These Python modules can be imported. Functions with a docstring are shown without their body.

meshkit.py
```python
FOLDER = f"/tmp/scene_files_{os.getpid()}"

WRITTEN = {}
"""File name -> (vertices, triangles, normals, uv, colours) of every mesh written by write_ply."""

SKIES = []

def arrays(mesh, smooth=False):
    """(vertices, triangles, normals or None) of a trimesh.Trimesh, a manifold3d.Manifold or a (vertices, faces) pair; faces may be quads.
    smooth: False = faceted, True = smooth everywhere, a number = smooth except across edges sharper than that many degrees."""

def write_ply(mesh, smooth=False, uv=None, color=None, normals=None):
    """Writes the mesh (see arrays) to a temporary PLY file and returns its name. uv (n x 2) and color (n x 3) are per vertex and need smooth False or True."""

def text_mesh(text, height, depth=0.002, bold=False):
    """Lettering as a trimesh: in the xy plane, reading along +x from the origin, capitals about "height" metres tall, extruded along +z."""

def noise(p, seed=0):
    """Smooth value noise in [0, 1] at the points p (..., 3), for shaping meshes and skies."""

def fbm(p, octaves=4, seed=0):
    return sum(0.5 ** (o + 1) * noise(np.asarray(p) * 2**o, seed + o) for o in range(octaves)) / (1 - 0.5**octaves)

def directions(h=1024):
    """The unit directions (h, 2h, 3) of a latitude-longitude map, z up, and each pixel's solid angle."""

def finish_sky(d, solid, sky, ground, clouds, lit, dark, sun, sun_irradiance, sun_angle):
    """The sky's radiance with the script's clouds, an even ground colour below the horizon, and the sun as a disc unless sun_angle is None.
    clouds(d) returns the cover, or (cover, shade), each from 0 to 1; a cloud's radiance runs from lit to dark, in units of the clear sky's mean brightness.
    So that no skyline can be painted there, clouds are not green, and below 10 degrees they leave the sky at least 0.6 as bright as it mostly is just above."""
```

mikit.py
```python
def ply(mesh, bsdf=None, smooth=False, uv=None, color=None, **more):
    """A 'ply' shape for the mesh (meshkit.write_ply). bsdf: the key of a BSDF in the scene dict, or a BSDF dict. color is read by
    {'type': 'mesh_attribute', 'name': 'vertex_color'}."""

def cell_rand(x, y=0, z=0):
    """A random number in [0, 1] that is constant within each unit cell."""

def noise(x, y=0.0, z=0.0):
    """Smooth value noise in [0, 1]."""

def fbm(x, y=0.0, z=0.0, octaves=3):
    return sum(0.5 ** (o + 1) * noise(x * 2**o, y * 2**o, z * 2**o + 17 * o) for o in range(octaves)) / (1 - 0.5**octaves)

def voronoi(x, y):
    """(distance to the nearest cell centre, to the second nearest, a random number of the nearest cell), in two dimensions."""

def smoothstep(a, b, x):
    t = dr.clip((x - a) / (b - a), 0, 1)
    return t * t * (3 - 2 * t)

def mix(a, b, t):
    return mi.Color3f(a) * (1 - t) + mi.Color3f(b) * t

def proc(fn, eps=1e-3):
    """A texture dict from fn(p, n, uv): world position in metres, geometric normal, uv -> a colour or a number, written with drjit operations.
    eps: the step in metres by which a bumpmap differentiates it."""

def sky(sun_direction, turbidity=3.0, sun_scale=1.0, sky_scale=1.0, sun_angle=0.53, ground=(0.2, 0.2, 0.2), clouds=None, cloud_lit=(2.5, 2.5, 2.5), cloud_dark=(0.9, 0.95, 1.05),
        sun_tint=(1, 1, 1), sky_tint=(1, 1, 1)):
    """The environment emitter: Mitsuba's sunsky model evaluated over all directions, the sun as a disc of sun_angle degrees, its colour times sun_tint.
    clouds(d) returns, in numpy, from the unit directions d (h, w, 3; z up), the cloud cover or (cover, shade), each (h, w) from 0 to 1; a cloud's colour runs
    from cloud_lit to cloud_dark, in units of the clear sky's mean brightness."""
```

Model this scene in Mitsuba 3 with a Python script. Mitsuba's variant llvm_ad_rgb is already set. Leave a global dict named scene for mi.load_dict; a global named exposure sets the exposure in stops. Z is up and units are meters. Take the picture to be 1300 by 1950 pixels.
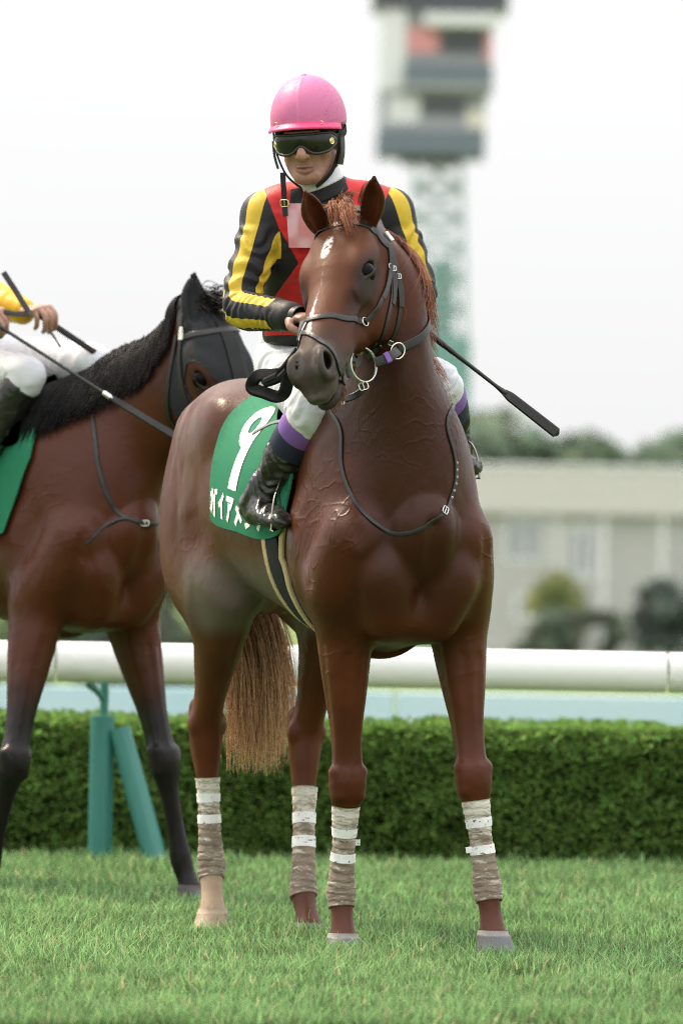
import math, random
import numpy as np, trimesh, mitsuba as mi, drjit as dr
import shapely.geometry as sg, shapely.ops, shapely.affinity
import mikit, meshkit
from scipy.interpolate import PchipInterpolator, CubicSpline
from scipy.spatial import cKDTree
from scipy.ndimage import gaussian_filter1d

T = mi.ScalarTransform4f
scene, labels = {}, {}

# ------------------------------------------------------------------ camera, sky, exposure
F_PX, ROLL, PITCH, CAM_Z = 13600.0, 0.018, 145.0 / 13600.0, 1.0      # a long lens held low, tilted a little
scene['camera'] = {
    'type': 'thinlens', 'fov': 2 * math.degrees(math.atan(650 / F_PX)), 'fov_axis': 'x',
    'aperture_radius': 0.026, 'focus_distance': 19.25, 'near_clip': 1.0, 'far_clip': 4000.0,
    'to_world': T().look_at(origin=[0, 0, CAM_Z], target=[0, 10, CAM_Z + 10 * PITCH], up=[-math.sin(ROLL), 0, math.cos(ROLL)]),
}


def overcast(d):
    return 1.0 + 0 * d[..., 2], 1.0 - np.clip(d[..., 2], 0, 1)         # the standard overcast sky: three times brighter overhead than at the horizon


scene['sky'] = mikit.sky([-0.50, 0.42, 0.76], turbidity=3, sun_scale=0.38, sun_angle=18, clouds=overcast,
                         cloud_lit=(3.0, 3.0, 3.0), cloud_dark=(1.0, 1.0, 1.0), ground=(0.12, 0.15, 0.08))
exposure = 3.35


def at(px, py, d):
    """World point seen at this place of a 1300 x 1950 frame, d metres in front of the camera: how sizes were taken from the photograph."""
    dx, dy = px - 650.0, 975.0 - py
    X, Z = dx * math.cos(ROLL) - dy * math.sin(ROLL), dx * math.sin(ROLL) + dy * math.cos(ROLL)
    return np.array([X / F_PX * d, d, CAM_Z + (Z / F_PX + PITCH) * d])


# ------------------------------------------------------------------ scene entries
def obj(key, mesh, bsdf, smooth=False, uv=None, color=None, label=None, cat=None, group=None, kind=None, **more):
    if key in scene:
        i = 1
        while f'{key}_{i:03d}' in scene:
            i += 1
        key = f'{key}_{i:03d}'
    scene[key] = mikit.ply(mesh, bsdf, smooth=smooth, uv=uv, color=color, **more)
    tag(key, label, cat, group, kind)
    return key


def tag(key, label=None, cat=None, group=None, kind=None):
    d = {k: v for k, v in (('label', label), ('category', cat), ('group', group), ('kind', kind)) if v}
    if d:
        labels[key] = {**labels.get(key, {}), **d}


# ------------------------------------------------------------------ implicit surfaces: parts of a body melted together
def unit(v):
    v = np.asarray(v, float)
    return v / (np.linalg.norm(v, axis=-1, keepdims=True) + 1e-12)


class Loft:
    """A tube along a curve with elliptical sections: half-width ru along the side direction, rw across it."""

    def __init__(self, pts, ru, rw=None, side=(0, 1, 0), step=0.035, power=2.0):
        pts = np.asarray(pts, float)
        n = len(pts)
        ru = np.broadcast_to(np.asarray(ru, float), (n,))
        rw = ru if rw is None else np.broadcast_to(np.asarray(rw, float), (n,))
        side = np.broadcast_to(np.asarray(side, float), (n, 3))
        t = np.r_[0, np.cumsum(np.linalg.norm(np.diff(pts, axis=0), axis=1))]
        m = int(min(400, max(12, math.ceil(t[-1] / min(step / 4, 0.006))))) + 1
        q = np.linspace(0, t[-1], m)
        f = PchipInterpolator(t, np.c_[pts, ru, rw, side])(q) if n > 2 else np.array([np.interp(q, t, c) for c in np.c_[pts, ru, rw, side].T]).T
        if n > 2:
            e0, e1 = f[:1].copy(), f[-1:].copy()
            w = np.arange(1, 3 * int(max(1.0, m / 40)) + 2)[:, None]
            g = np.vstack([(2 * e0 - f[w[::-1, 0]]), f, (2 * e1 - f[m - 1 - w[:, 0]])])       # odd at the ends, so that these stay put
            f = gaussian_filter1d(g, max(1.0, m / 40), axis=0, mode='nearest')[len(w):-len(w)]
            f[:, 3:5] = np.maximum(f[:, 3:5], .3 * np.minimum(e0, e1)[0, 3:5] + 1e-4)
        self.p, self.ru, self.rw = f[:, :3], f[:, 3], f[:, 4]
        tan = unit(gaussian_filter1d(np.gradient(self.p, axis=0), max(1.0, m / 22), axis=0, mode='nearest'))
        s = f[:, 5:8]
        s = unit(s - (s * tan).sum(1, keepdims=True) * tan)
        self.tan, self.s, self.w, self.power = tan, s, np.cross(tan, s), power
        r = self.p[2:] - self.p[:-2]
        self.raw = unit(np.vstack([r[:1], r, r[-1:]]))
        self.frame = np.c_[self.p, self.s, self.w, self.tan, self.ru, self.rw]
        self.tree, self.ds = cKDTree(self.p), t[-1] / (m - 1)
        r = np.maximum(self.ru, self.rw)[:, None]
        self.lo, self.hi = (self.p - r).min(0), (self.p + r).max(0)

    def local(self, P):
        _, i = self.tree.query(P, workers=4)
        m = len(self.p) - 1
        q = P - self.p[i]
        x = np.clip(i + np.einsum('ij,ij->i', q, self.raw[i]) / self.ds, 0, m - 1e-4)
        h = np.where(i == 0, np.minimum((P - self.p[0]) @ self.raw[0], 0), np.where(i == m, np.maximum((P - self.p[m]) @ self.raw[m], 0), 0))
        j = x.astype(int)
        y = (x - j)[:, None]
        F = self.frame[j] * (1 - y) + self.frame[j + 1] * y
        q = P - F[:, :3]
        u, w = np.einsum('ij,ij->i', q, F[:, 3:6]), np.einsum('ij,ij->i', q, F[:, 6:9])
        k = np.sqrt(np.maximum(np.einsum('ij,ij->i', q, q) - h * h, 0) / np.maximum(u * u + w * w, 1e-12))      # the full distance, also at sharp bends
        k = np.clip(k, 1, 3)
        return u * k, w * k, h, F[:, 12], F[:, 13], x * self.ds

    def __call__(self, P):
        u, w, h, ru, rw, _ = self.local(P)
        m = np.minimum(ru, rw)
        ends = np.abs(h) / m
        if self.power == 2.0:
            rad = np.sqrt((u / ru) ** 2 + (w / rw) ** 2 + ends ** 2)
        else:
            k = self.power
            rad = (np.abs(u / ru) ** k + np.abs(w / rw) ** k + ends ** k) ** (1 / k)
        g = np.sqrt((u / ru ** 2) ** 2 + (w / rw ** 2) ** 2 + (ends / m) ** 2) / np.maximum(rad, 1e-6)
        return (rad - 1) * np.where(rad > 1, m, np.minimum(m, 1 / np.maximum(g, 1e-6)))


class Ell:
    def __init__(self, c, r, R=None):
        self.c, self.r, self.R = np.asarray(c, float), np.broadcast_to(np.asarray(r, float), (3,)), None if R is None else np.asarray(R, float)
        m = self.r.max()
        self.lo, self.hi = self.c - m, self.c + m

    def __call__(self, P):
        q = P - self.c
        if self.R is not None:
            q = q @ self.R.T          # rows of R are the axes
        a, b = q / self.r, q / self.r ** 2
        k0, k1 = np.sqrt(np.einsum('ij,ij->i', a, a)), np.sqrt(np.einsum('ij,ij->i', b, b))
        return np.where(k1 > 1e-9, k0 * (k0 - 1) / np.maximum(k1, 1e-9), -self.r.min())


def Cap(a, b, ra, rb=None):
    return _Cap(a, b, ra, ra if rb is None else rb)


class _Cap:
    def __init__(self, a, b, ra, rb):
        self.a, self.b, self.ra, self.rb = np.asarray(a, float), np.asarray(b, float), ra, rb
        self.lo = np.minimum(self.a - ra, self.b - rb)
        self.hi = np.maximum(self.a + ra, self.b + rb)

    def __call__(self, P):
        ab = self.b - self.a
        q = P - self.a
        h = np.clip(q @ ab / (ab @ ab), 0, 1)
        return np.linalg.norm(q - h[:, None] * ab, axis=1) - (self.ra + (self.rb - self.ra) * h)


class Plane:
    """Inside is where n.(p-c) < 0."""

    def __init__(self, c, n):
        self.c, self.n = np.asarray(c, float), unit(n)
        self.lo, self.hi = np.full(3, -1e9), np.full(3, 1e9)

    def __call__(self, P):
        return (P - self.c) @ self.n


class Placed:
    """A shape given in a local frame; rows of R are that frame's axes in the world."""

    def __init__(self, sh, o, R):
        self.sh, self.o, self.R = sh, np.asarray(o, float), np.asarray(R, float)
        c, e = (sh.lo + sh.hi) / 2, (sh.hi - sh.lo) / 2
        C, E = self.o + c @ self.R, np.abs(self.R.T) @ e
        self.lo, self.hi = C - E, C + E

    def __call__(self, P):
        return self.sh((P - self.o) @ self.R.T)


class Blob:
    """Shapes joined one after the other: add, sub (carve) and cut (keep what is inside), each with its own softness."""

    def __init__(self):
        self.ops = []

    def add(self, sh, k=0.02):
        self.ops.append((0, sh, k))
        return self

    def sub(self, sh, k=0.01):
        self.ops.append((1, sh, k))
        return self

    def cut(self, sh, k=0.005):
        self.ops.append((2, sh, k))
        return self

    def groove(self, sh, depth, width):
        """A shallow crease along a shape's surface or line."""
        self.ops.append((3, sh, (depth, width)))
        return self

    @property
    def lo(self):
        return np.min([s.lo for o, s, k in self.ops if o == 0], 0)

    @property
    def hi(self):
        return np.max([s.hi for o, s, k in self.ops if o == 0], 0)

    def __call__(self, P, margin=0.03):
        if len(P) > 60_000:          # in pieces, so that whole shapes can be skipped
            return np.concatenate([self(P[i:i + 40_000], margin) for i in range(0, len(P), 40_000)])
        d = np.full(len(P), 1.0)
        if len(P) == 0:
            return d
        X, Y, Z = np.ascontiguousarray(P.T)
        bot, top = np.array([X.min(), Y.min(), Z.min()]), np.array([X.max(), Y.max(), Z.max()])
        for o, sh, k in self.ops:
            if o == 2:
                e = sh(P)
                h = np.clip(0.5 - 0.5 * (d - e) / max(k, 1e-6), 0, 1)
                d = d * (1 - h) + e * h + k * h * (1 - h)
                continue
            mg = margin + (k if o < 2 else k[1] * 3)
            lo, hi = sh.lo - mg, sh.hi + mg
            if (lo > top).any() or (hi < bot).any():
                continue
            m = np.flatnonzero((X > lo[0]) & (X < hi[0]) & (Y > lo[1]) & (Y < hi[1]) & (Z > lo[2]) & (Z < hi[2]))
            if len(m) == 0:
                continue
            e = sh(P[m])
            if o == 0:
                a = d[m]
                h = np.clip(0.5 + 0.5 * (a - e) / max(k, 1e-6), 0, 1)
                d[m] = a * (1 - h) + e * h - k * h * (1 - h)
            elif o == 1:
                a, e = d[m], -e
                h = np.clip(0.5 - 0.5 * (a - e) / max(k, 1e-6), 0, 1)
                d[m] = a * (1 - h) + e * h + k * h * (1 - h)
            else:
                d[m] += k[0] * np.exp(-(e / k[1]) ** 2)
        return d


def axis_steps(lo, hi, h, fine=None):
    """Grid lines from lo to hi, h apart; fine = (a, b, h2) makes them closer between a and b."""
    if fine is None or fine[0] >= hi or fine[1] <= lo:
        return np.linspace(lo, hi, int(math.ceil((hi - lo) / h)) + 1)
    a, b, h2 = max(fine[0], lo), min(fine[1], hi), fine[2]
    parts = []
    for s, e, st in ((lo, a, h), (a, b, h2), (b, hi, h)):
        if e - s > 1e-6:
            parts.append(np.linspace(s, e, int(math.ceil((e - s) / st)) + 1)[:-1])
    return np.r_[np.concatenate(parts), hi]


def skin(f, h, fine=None, lo=None, hi=None, B=8, project=2):
    """The surface f = 0 as (vertices, triangles), by surface nets on a grid that may be finer in one box."""
    lo = f.lo - 3 * h if lo is None else np.asarray(lo, float)
    hi = f.hi + 3 * h if hi is None else np.asarray(hi, float)
    ax = [axis_steps(lo[k], hi[k], h, None if fine is None else (fine[0][k], fine[1][k], fine[2])) for k in range(3)]
    n = [len(a) for a in ax]
    D = np.full(n, 1.0, np.float32)
    bs = [np.arange(0, m, B) for m in n]
    cen = [np.array([a[min(i + B // 2, len(a) - 1)] for i in b]) for a, b in zip(ax, bs)]
    half = [np.array([max(abs(a[i] - c), abs(a[min(i + B, len(a) - 1)] - c)) for i, c in zip(b, cc)]) for a, b, cc in zip(ax, bs, cen)]
    C = np.stack(np.meshgrid(*cen, indexing='ij'), -1).reshape(-1, 3)
    Hd = np.linalg.norm(np.stack(np.meshgrid(*half, indexing='ij'), -1).reshape(-1, 3), axis=1)
    dc = f(C, margin=Hd.max() * 1.6)
    sgn = dc.reshape([len(b) for b in bs])
    on = (np.abs(dc) < Hd * 1.25 + 0.025).reshape(sgn.shape)
    for i, j, k in np.argwhere(sgn <= 0):
        D[bs[0][i]:bs[0][i] + B, bs[1][j]:bs[1][j] + B, bs[2][k]:bs[2][k] + B] = -1
    idx, pts = [], []
    r = np.arange(B)
    A = np.argwhere(on) * B
    A = A[np.lexsort((A[:, 0] // (4 * B), A[:, 1] // (4 * B), A[:, 2] // (4 * B)))]
    I = (A[:, None, :] + np.stack(np.meshgrid(r, r, r, indexing='ij'), -1).reshape(1, -1, 3)).reshape(-1, 3)
    I = I[(I < n).all(1)]
    for s in range(0, len(I), 40_000):
        J = I[s:s + 40_000]
        P = np.stack([ax[k][J[:, k]] for k in range(3)], 1)
        D[J[:, 0], J[:, 1], J[:, 2]] = f(P)
    neg = D < 0
    cnt = np.zeros([m - 1 for m in n], np.int8)
    for a in (0, 1):
        for b in (0, 1):
            for c in (0, 1):
                cnt += neg[a:n[0] - 1 + a, b:n[1] - 1 + b, c:n[2] - 1 + c]
    cells = np.argwhere((cnt > 0) & (cnt < 8))
    vid = np.full(cnt.shape, -1, np.int32)
    vid[cells[:, 0], cells[:, 1], cells[:, 2]] = np.arange(len(cells))
    acc, num = np.zeros((len(cells), 3)), np.zeros(len(cells))
    corners = [(a, b, c) for a in (0, 1) for b in (0, 1) for c in (0, 1)]
    val = {c: D[cells[:, 0] + c[0], cells[:, 1] + c[1], cells[:, 2] + c[2]].astype(float) for c in corners}
    pos = lambda c: np.stack([ax[k][cells[:, k] + c[k]] for k in range(3)], 1)
    for c in corners:
        for k in range(3):
            if c[k] == 0:
                e = list(c); e[k] = 1; e = tuple(e)
                m = (val[c] < 0) != (val[e] < 0)
                t = (val[c][m] / (val[c][m] - val[e][m]))[:, None]
                acc[m] += pos(c)[m] * (1 - t) + pos(e)[m] * t
                num[m] += 1
    V = acc / num[:, None]
    quads = []
    for k in range(3):
        a, b = (k + 1) % 3, (k + 2) % 3
        s0 = [slice(None)] * 3; s1 = [slice(None)] * 3
        s0[k], s1[k] = slice(0, -1), slice(1, None)
        ch = neg[tuple(s0)] != neg[tuple(s1)]
        e = np.argwhere(ch)
        e = e[(e[:, a] > 0) & (e[:, b] > 0) & (e[:, a] < n[a] - 1) & (e[:, b] < n[b] - 1)]
        o = neg[e[:, 0], e[:, 1], e[:, 2]]
        q = []
        for da, db in ((-1, -1), (0, -1), (0, 0), (-1, 0)):
            g = e.copy(); g[:, a] += da; g[:, b] += db
            q.append(vid[g[:, 0], g[:, 1], g[:, 2]])
        q = np.stack(q, 1)
        q[~o] = q[~o][:, ::-1]
        quads.append(q)
    Q = np.vstack(quads)
    Q = Q[(Q >= 0).all(1)]
    for _ in range(project):
        g, d0 = gradient(f, V)
        V = V - np.clip(d0, -0.4 * h, 0.4 * h)[:, None] * g * 0.9
    # shorter diagonal
    d1 = ((V[Q[:, 0]] - V[Q[:, 2]]) ** 2).sum(1) <= ((V[Q[:, 1]] - V[Q[:, 3]]) ** 2).sum(1)
    Fc = np.vstack([Q[d1][:, [0, 1, 2]], Q[d1][:, [0, 2, 3]], Q[~d1][:, [0, 1, 3]], Q[~d1][:, [1, 2, 3]]])
    return V, Fc


def gradient(f, V, e=0.0015):
    d0 = f(V)
    g = np.stack([f(V + np.eye(3)[k] * e) - d0 for k in range(3)], 1)
    return unit(g), d0


def vertex_normals(V, Fc):
    n = np.zeros_like(V)
    c = np.cross(V[Fc[:, 1]] - V[Fc[:, 0]], V[Fc[:, 2]] - V[Fc[:, 0]])
    for k in range(3):
        np.add.at(n, Fc[:, k], c)
    return unit(n)


def relax(V, Fc, n=2, lam=0.5):
    for _ in range(n):
        s, c = np.zeros_like(V), np.zeros(len(V))
        for a, b in ((0, 1), (1, 2), (2, 0)):
            np.add.at(s, Fc[:, a], V[Fc[:, b]]); np.add.at(c, Fc[:, a], 1)
        V = V + lam * (s / np.maximum(c, 1)[:, None] - V)
    return V


def even(Fc, d, n=2):
    """A number per vertex, evened out over the mesh."""
    for _ in range(n):
        s, c = np.zeros(len(d)), np.zeros(len(d))
        for a, b in ((0, 1), (1, 2), (2, 0)):
            np.add.at(s, Fc[:, a], d[Fc[:, b]]); np.add.at(c, Fc[:, a], 1)
        d = .5 * d + .5 * s / np.maximum(c, 1)
    return d


def smooth01(a, b, x):
    t = np.clip((x - a) / (b - a), 0, 1)
    return t * t * (3 - 2 * t)


def spline(pts, n, closed=False):
    pts = np.asarray(pts, float)
    if closed:
        pts = np.vstack([pts, pts[:1]])
    t = np.r_[0, np.cumsum(np.linalg.norm(np.diff(pts, axis=0), axis=1))]
    q = np.linspace(0, t[-1], n)
    return CubicSpline(t, pts, bc_type='periodic' if closed else 'natural')(q)


def tube(pts, r, sides=8, caps=True):
    """(vertices, triangles) of a round tube along a polyline."""
    p = np.asarray(pts, float)
    r = np.broadcast_to(np.asarray(r, float), (len(p),))
    t = unit(np.gradient(p, axis=0))
    a = np.cross(t[0], [0, 0, 1.0] if abs(t[0, 2]) < 0.9 else [1.0, 0, 0])
    A = []
    for k in range(len(p)):
        a = a - (a @ t[k]) * t[k]
        a = a / np.linalg.norm(a)
        A.append(a)
    A = np.array(A)
    Bn = np.cross(t, A)
    ang = np.arange(sides) * 2 * np.pi / sides
    v = (p[:, None] + r[:, None, None] * (np.cos(ang)[None, :, None] * A[:, None] + np.sin(ang)[None, :, None] * Bn[:, None])).reshape(-1, 3)
    i, j = np.meshgrid(np.arange(len(p) - 1), np.arange(sides), indexing='ij')
    q = np.stack([i * sides + j, i * sides + (j + 1) % sides, (i + 1) * sides + (j + 1) % sides, (i + 1) * sides + j], -1).reshape(-1, 4)
    f = np.vstack([q[:, [0, 1, 2]], q[:, [0, 2, 3]]])
    if caps:
        v = np.vstack([v, p[0], p[-1]])
        k, m = np.arange(sides), len(v)
        e = (len(p) - 1) * sides
        f = np.vstack([f, np.stack([(k + 1) % sides, k, k * 0 + m - 2], 1), np.stack([e + k, e + (k + 1) % sides, k * 0 + m - 1], 1)])
    return v, f


def ribbon(pts, nrm, width, thick, closed=False):
    """A strap: a rounded flat band along pts, its broad side facing nrm."""
    p, nrm = np.asarray(pts, float), unit(nrm)
    t = unit(np.gradient(p, axis=0)) if not closed else unit(np.roll(p, -1, 0) - np.roll(p, 1, 0))
    b = unit(np.cross(t, nrm))
    nrm = np.cross(b, t)
    w = np.broadcast_to(np.asarray(width, float), (len(p),))[:, None] / 2
    h = np.broadcast_to(np.asarray(thick, float), (len(p),))[:, None]
    prof = [(-1, 0), (-1, .7), (-.8, 1), (.8, 1), (1, .7), (1, 0)]
    v = np.stack([p + b * w * x + nrm * h * y for x, y in prof], 1).reshape(-1, 3)
    m, n = len(prof), len(p)
    i, j = np.meshgrid(np.arange(n if closed else n - 1), np.arange(m), indexing='ij')
    i2, j2 = (i + 1) % n, (j + 1) % m
    q = np.stack([i * m + j, i * m + j2, i2 * m + j2, i2 * m + j], -1).reshape(-1, 4)
    f = np.vstack([q[:, [0, 1, 2]], q[:, [0, 2, 3]]])
    if not closed:
        e = (n - 1) * m
        f = np.vstack([f, [[0, k + 1, k] for k in range(1, m - 1)], [[e, e + k, e + k + 1] for k in range(1, m - 1)]])
    mesh = trimesh.Trimesh(v, f, process=False)
    if mesh.volume < 0:
        f = f[:, ::-1]
    return v, f


def join(parts):
    """Several (vertices, triangles) as one."""
    V, Fc, n = [], [], 0
    for v, f in parts:
        v, f = np.asarray(v, float), np.asarray(f, int)
        if f.shape[1] == 4:
            f = np.vstack([f[:, [0, 1, 2]], f[:, [0, 2, 3]]])
        V.append(v); Fc.append(f + n); n += len(v)
    return np.vstack(V), np.vstack(Fc)


def outward(m, c=None, inward=False):
    """The mesh with its faces turned away from a point (its middle, unless given)."""
    v, f = m
    t = v[f]
    n = np.cross(t[:, 1] - t[:, 0], t[:, 2] - t[:, 0])
    s = (n * (t.mean(1) - (v.mean(0) if c is None else np.asarray(c)))).sum()
    return (v, f) if (s > 0) != inward else (v, f[:, ::-1])


def box(size, c=(0, 0, 0), R=None, chamfer=0.0):
    s = np.asarray(size, float) / 2
    if chamfer <= 0:
        m = trimesh.creation.box(extents=2 * s)
        v, f = np.array(m.vertices), np.array(m.faces)
    else:
        k = chamfer
        pts = [np.array([x, y, z]) * (s - k * np.array(o)) for x in (-1, 1) for y in (-1, 1) for z in (-1, 1) for o in ((0, 1, 1), (1, 0, 1), (1, 1, 0))]
        m = trimesh.convex.convex_hull(np.array(pts))
        v, f = np.array(m.vertices), np.array(m.faces)
    if R is not None:
        v = v @ np.asarray(R, float)
    return v + np.asarray(c, float), f


def torus(c, R, r, u, v, n=28, m=8, sy=1.0, arc=(0, 2 * math.pi)):
    """A ring in the plane of the directions u and v."""
    full = abs(arc[1] - arc[0] - 2 * math.pi) < 1e-6
    a = np.linspace(arc[0], arc[1], n, endpoint=not full)
    u, v = unit(u), unit(v)
    p = np.asarray(c, float) + R * (np.cos(a)[:, None] * u + sy * np.sin(a)[:, None] * v)
    if full:
        p = np.vstack([p, p[:2]])
        vv, ff = tube(p[:-1], r, m, caps=False)
        return vv, ff
    return tube(p, r, m)


# ------------------------------------------------------------------ materials
def rgb(*c):
    return {'type': 'rgb', 'value': list(c[0] if len(c) == 1 else c)}


def mat(name, color, rough=.5, spec=.5, bump=None, bscale=1.0, two=False, **more):
    c = rgb(color) if isinstance(color, (tuple, list)) else color
    b = {'type': 'principled', 'base_color': c, 'roughness': rough, 'specular': spec, **more}
    if bump is not None:
        b = {'type': 'bumpmap', 'arbitrary': bump, 'scale': bscale, 'bsdf': b}
    scene[name] = {'type': 'twosided', 'bsdf': b} if two else b
    return name


VC = {'type': 'mesh_attribute', 'name': 'vertex_color'}
fbm, noise, mix, sstep = mikit.fbm, mikit.noise, mikit.mix, mikit.smoothstep


def coat_height(ox, oy, deg, hc):
    """Relief of a horse's coat: veins under thin skin on shoulder, neck and legs, flesh, the lie of the hair. ox, oy, deg: its frame; hc: the middle of its head."""
    ca, sa = math.cos(math.radians(deg)), math.sin(math.radians(deg))

    def fn(p, n, uv):
        dx, dy, z = p.x - ox, p.y - oy, p.z
        x, y = sa * dx - ca * dy, dr.abs(ca * dx + sa * dy)
        m = .9 * sstep(.70, .85, z) * (1 - sstep(1.25, 1.45, z)) * sstep(.10, .45, x) * sstep(.10, .22, y)
        m = dr.maximum(m, .8 * sstep(.55, .75, z) * (1 - sstep(.95, 1.1, z)) * sstep(-.25, -.15, x))
        m = dr.maximum(m, .45 * sstep(-.2, -.4, x) * sstep(.6, .8, z) * (1 - sstep(1.1, 1.3, z)))
        m = dr.maximum(m, .55 * sstep(1.25, 1.4, z) * (1 - sstep(1.65, 1.8, z)) * sstep(.40, .55, x))
        head = sstep(.34, .26, dr.sqrt(dr.square(p.x - hc[0]) + dr.square(p.y - hc[1]) + dr.square(p.z - hc[2])))
        m = m * (1 - .9 * head)
        wx, wz = p.x + .05 * (noise(p.x * 9, p.y * 9, p.z * 9) - .5), p.z + .05 * (noise(p.x * 9 + 7, p.y * 9, p.z * 9) - .5)
        v = noise(wx * 12, p.y * 12, wz * 8.5) - .5
        w = noise(wx * 34 + 3, p.y * 34, wz * 24) - .5
        gate = sstep(.42, .6, noise(p.x * 9 + 5, p.y * 9, p.z * 7))
        vein = .55 * dr.exp(-dr.square(v / .022)) + .95 * gate * dr.exp(-dr.square(w / .05))
        hair = fbm(p.x * 170, p.y * 170, p.z * 60, 2)
        lump = fbm(p.x * 22, p.y * 22, p.z * 16, 2)
        return m * .0013 * vein + .0006 * hair + .0030 * lump * (1 - .8 * head)

    return fn


def leather_height(p, n, uv):
    return .0004 * fbm(p.x * 400, p.y * 400, p.z * 400, 2)


def cloth_height(p, n, uv):
    return .0012 * fbm(p.x * 60, p.y * 60, p.z * 34, 3)


def weave(p, n, uv):
    return .0005 * noise(p.x * 500, p.y * 500, p.z * 500) + .003 * fbm(p.x * 14, p.y * 14, p.z * 14, 2)


mat('coat_chestnut', VC, mikit.proc(lambda p, n, uv: .35 + .05 * fbm(p.x * 14, p.y * 14, p.z * 10, 2) + .20 * sstep(.36, .28, dr.sqrt(dr.square(p.x + .06) + dr.square(p.y - 19.08) + dr.square(p.z - 1.76)))), .22, mikit.proc(coat_height(-.012, 19.964, 20, (-.06, 19.08, 1.76)), .0014))
mat('coat_bay', VC, .34, .22, mikit.proc(coat_height(-1.102, 22.836, 40, (-.30, 22.05, 1.58)), .0014))
mat('hair', VC, .45, .4)
mat('black_mane', VC, .55, .18)
mat('eye_ball', (.003, .0022, .002), .05, .09)
mat('horn', VC, .5, .4)
mat('black_leather', (.012, .011, .011), .36, .5, mikit.proc(leather_height, .0006))
mat('black_rubber', (.014, .014, .015), .5, .4)
mat('grey_rubber', (.10, .10, .105), .5, .4)
scene['steel'] = {'type': 'roughconductor', 'material': 'none', 'alpha': .14, 'specular_reflectance': rgb(.74, .73, .70)}
scene['dull_steel'] = {'type': 'roughconductor', 'material': 'none', 'alpha': .3, 'specular_reflectance': rgb(.36, .34, .31)}
scene['brass'] = {'type': 'roughconductor', 'material': 'none', 'alpha': .2, 'specular_reflectance': rgb(.80, .66, .34)}
mat('white_web', (.72, .72, .70), .7, .3)
mat('purple_band', (.20, .095, .37), .55, .4, mikit.proc(cloth_height, .0008))
mat('green_cloth', (.018, .165, .088), .8, .25, mikit.proc(weave, .001), two=True)
mat('white_print', (.80, .81, .80), .7, .3, two=True)
mat('dark_felt', (.012, .012, .013), .85, .2)
mat('girth_web', (.013, .014, .018), .7, .3)
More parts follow.
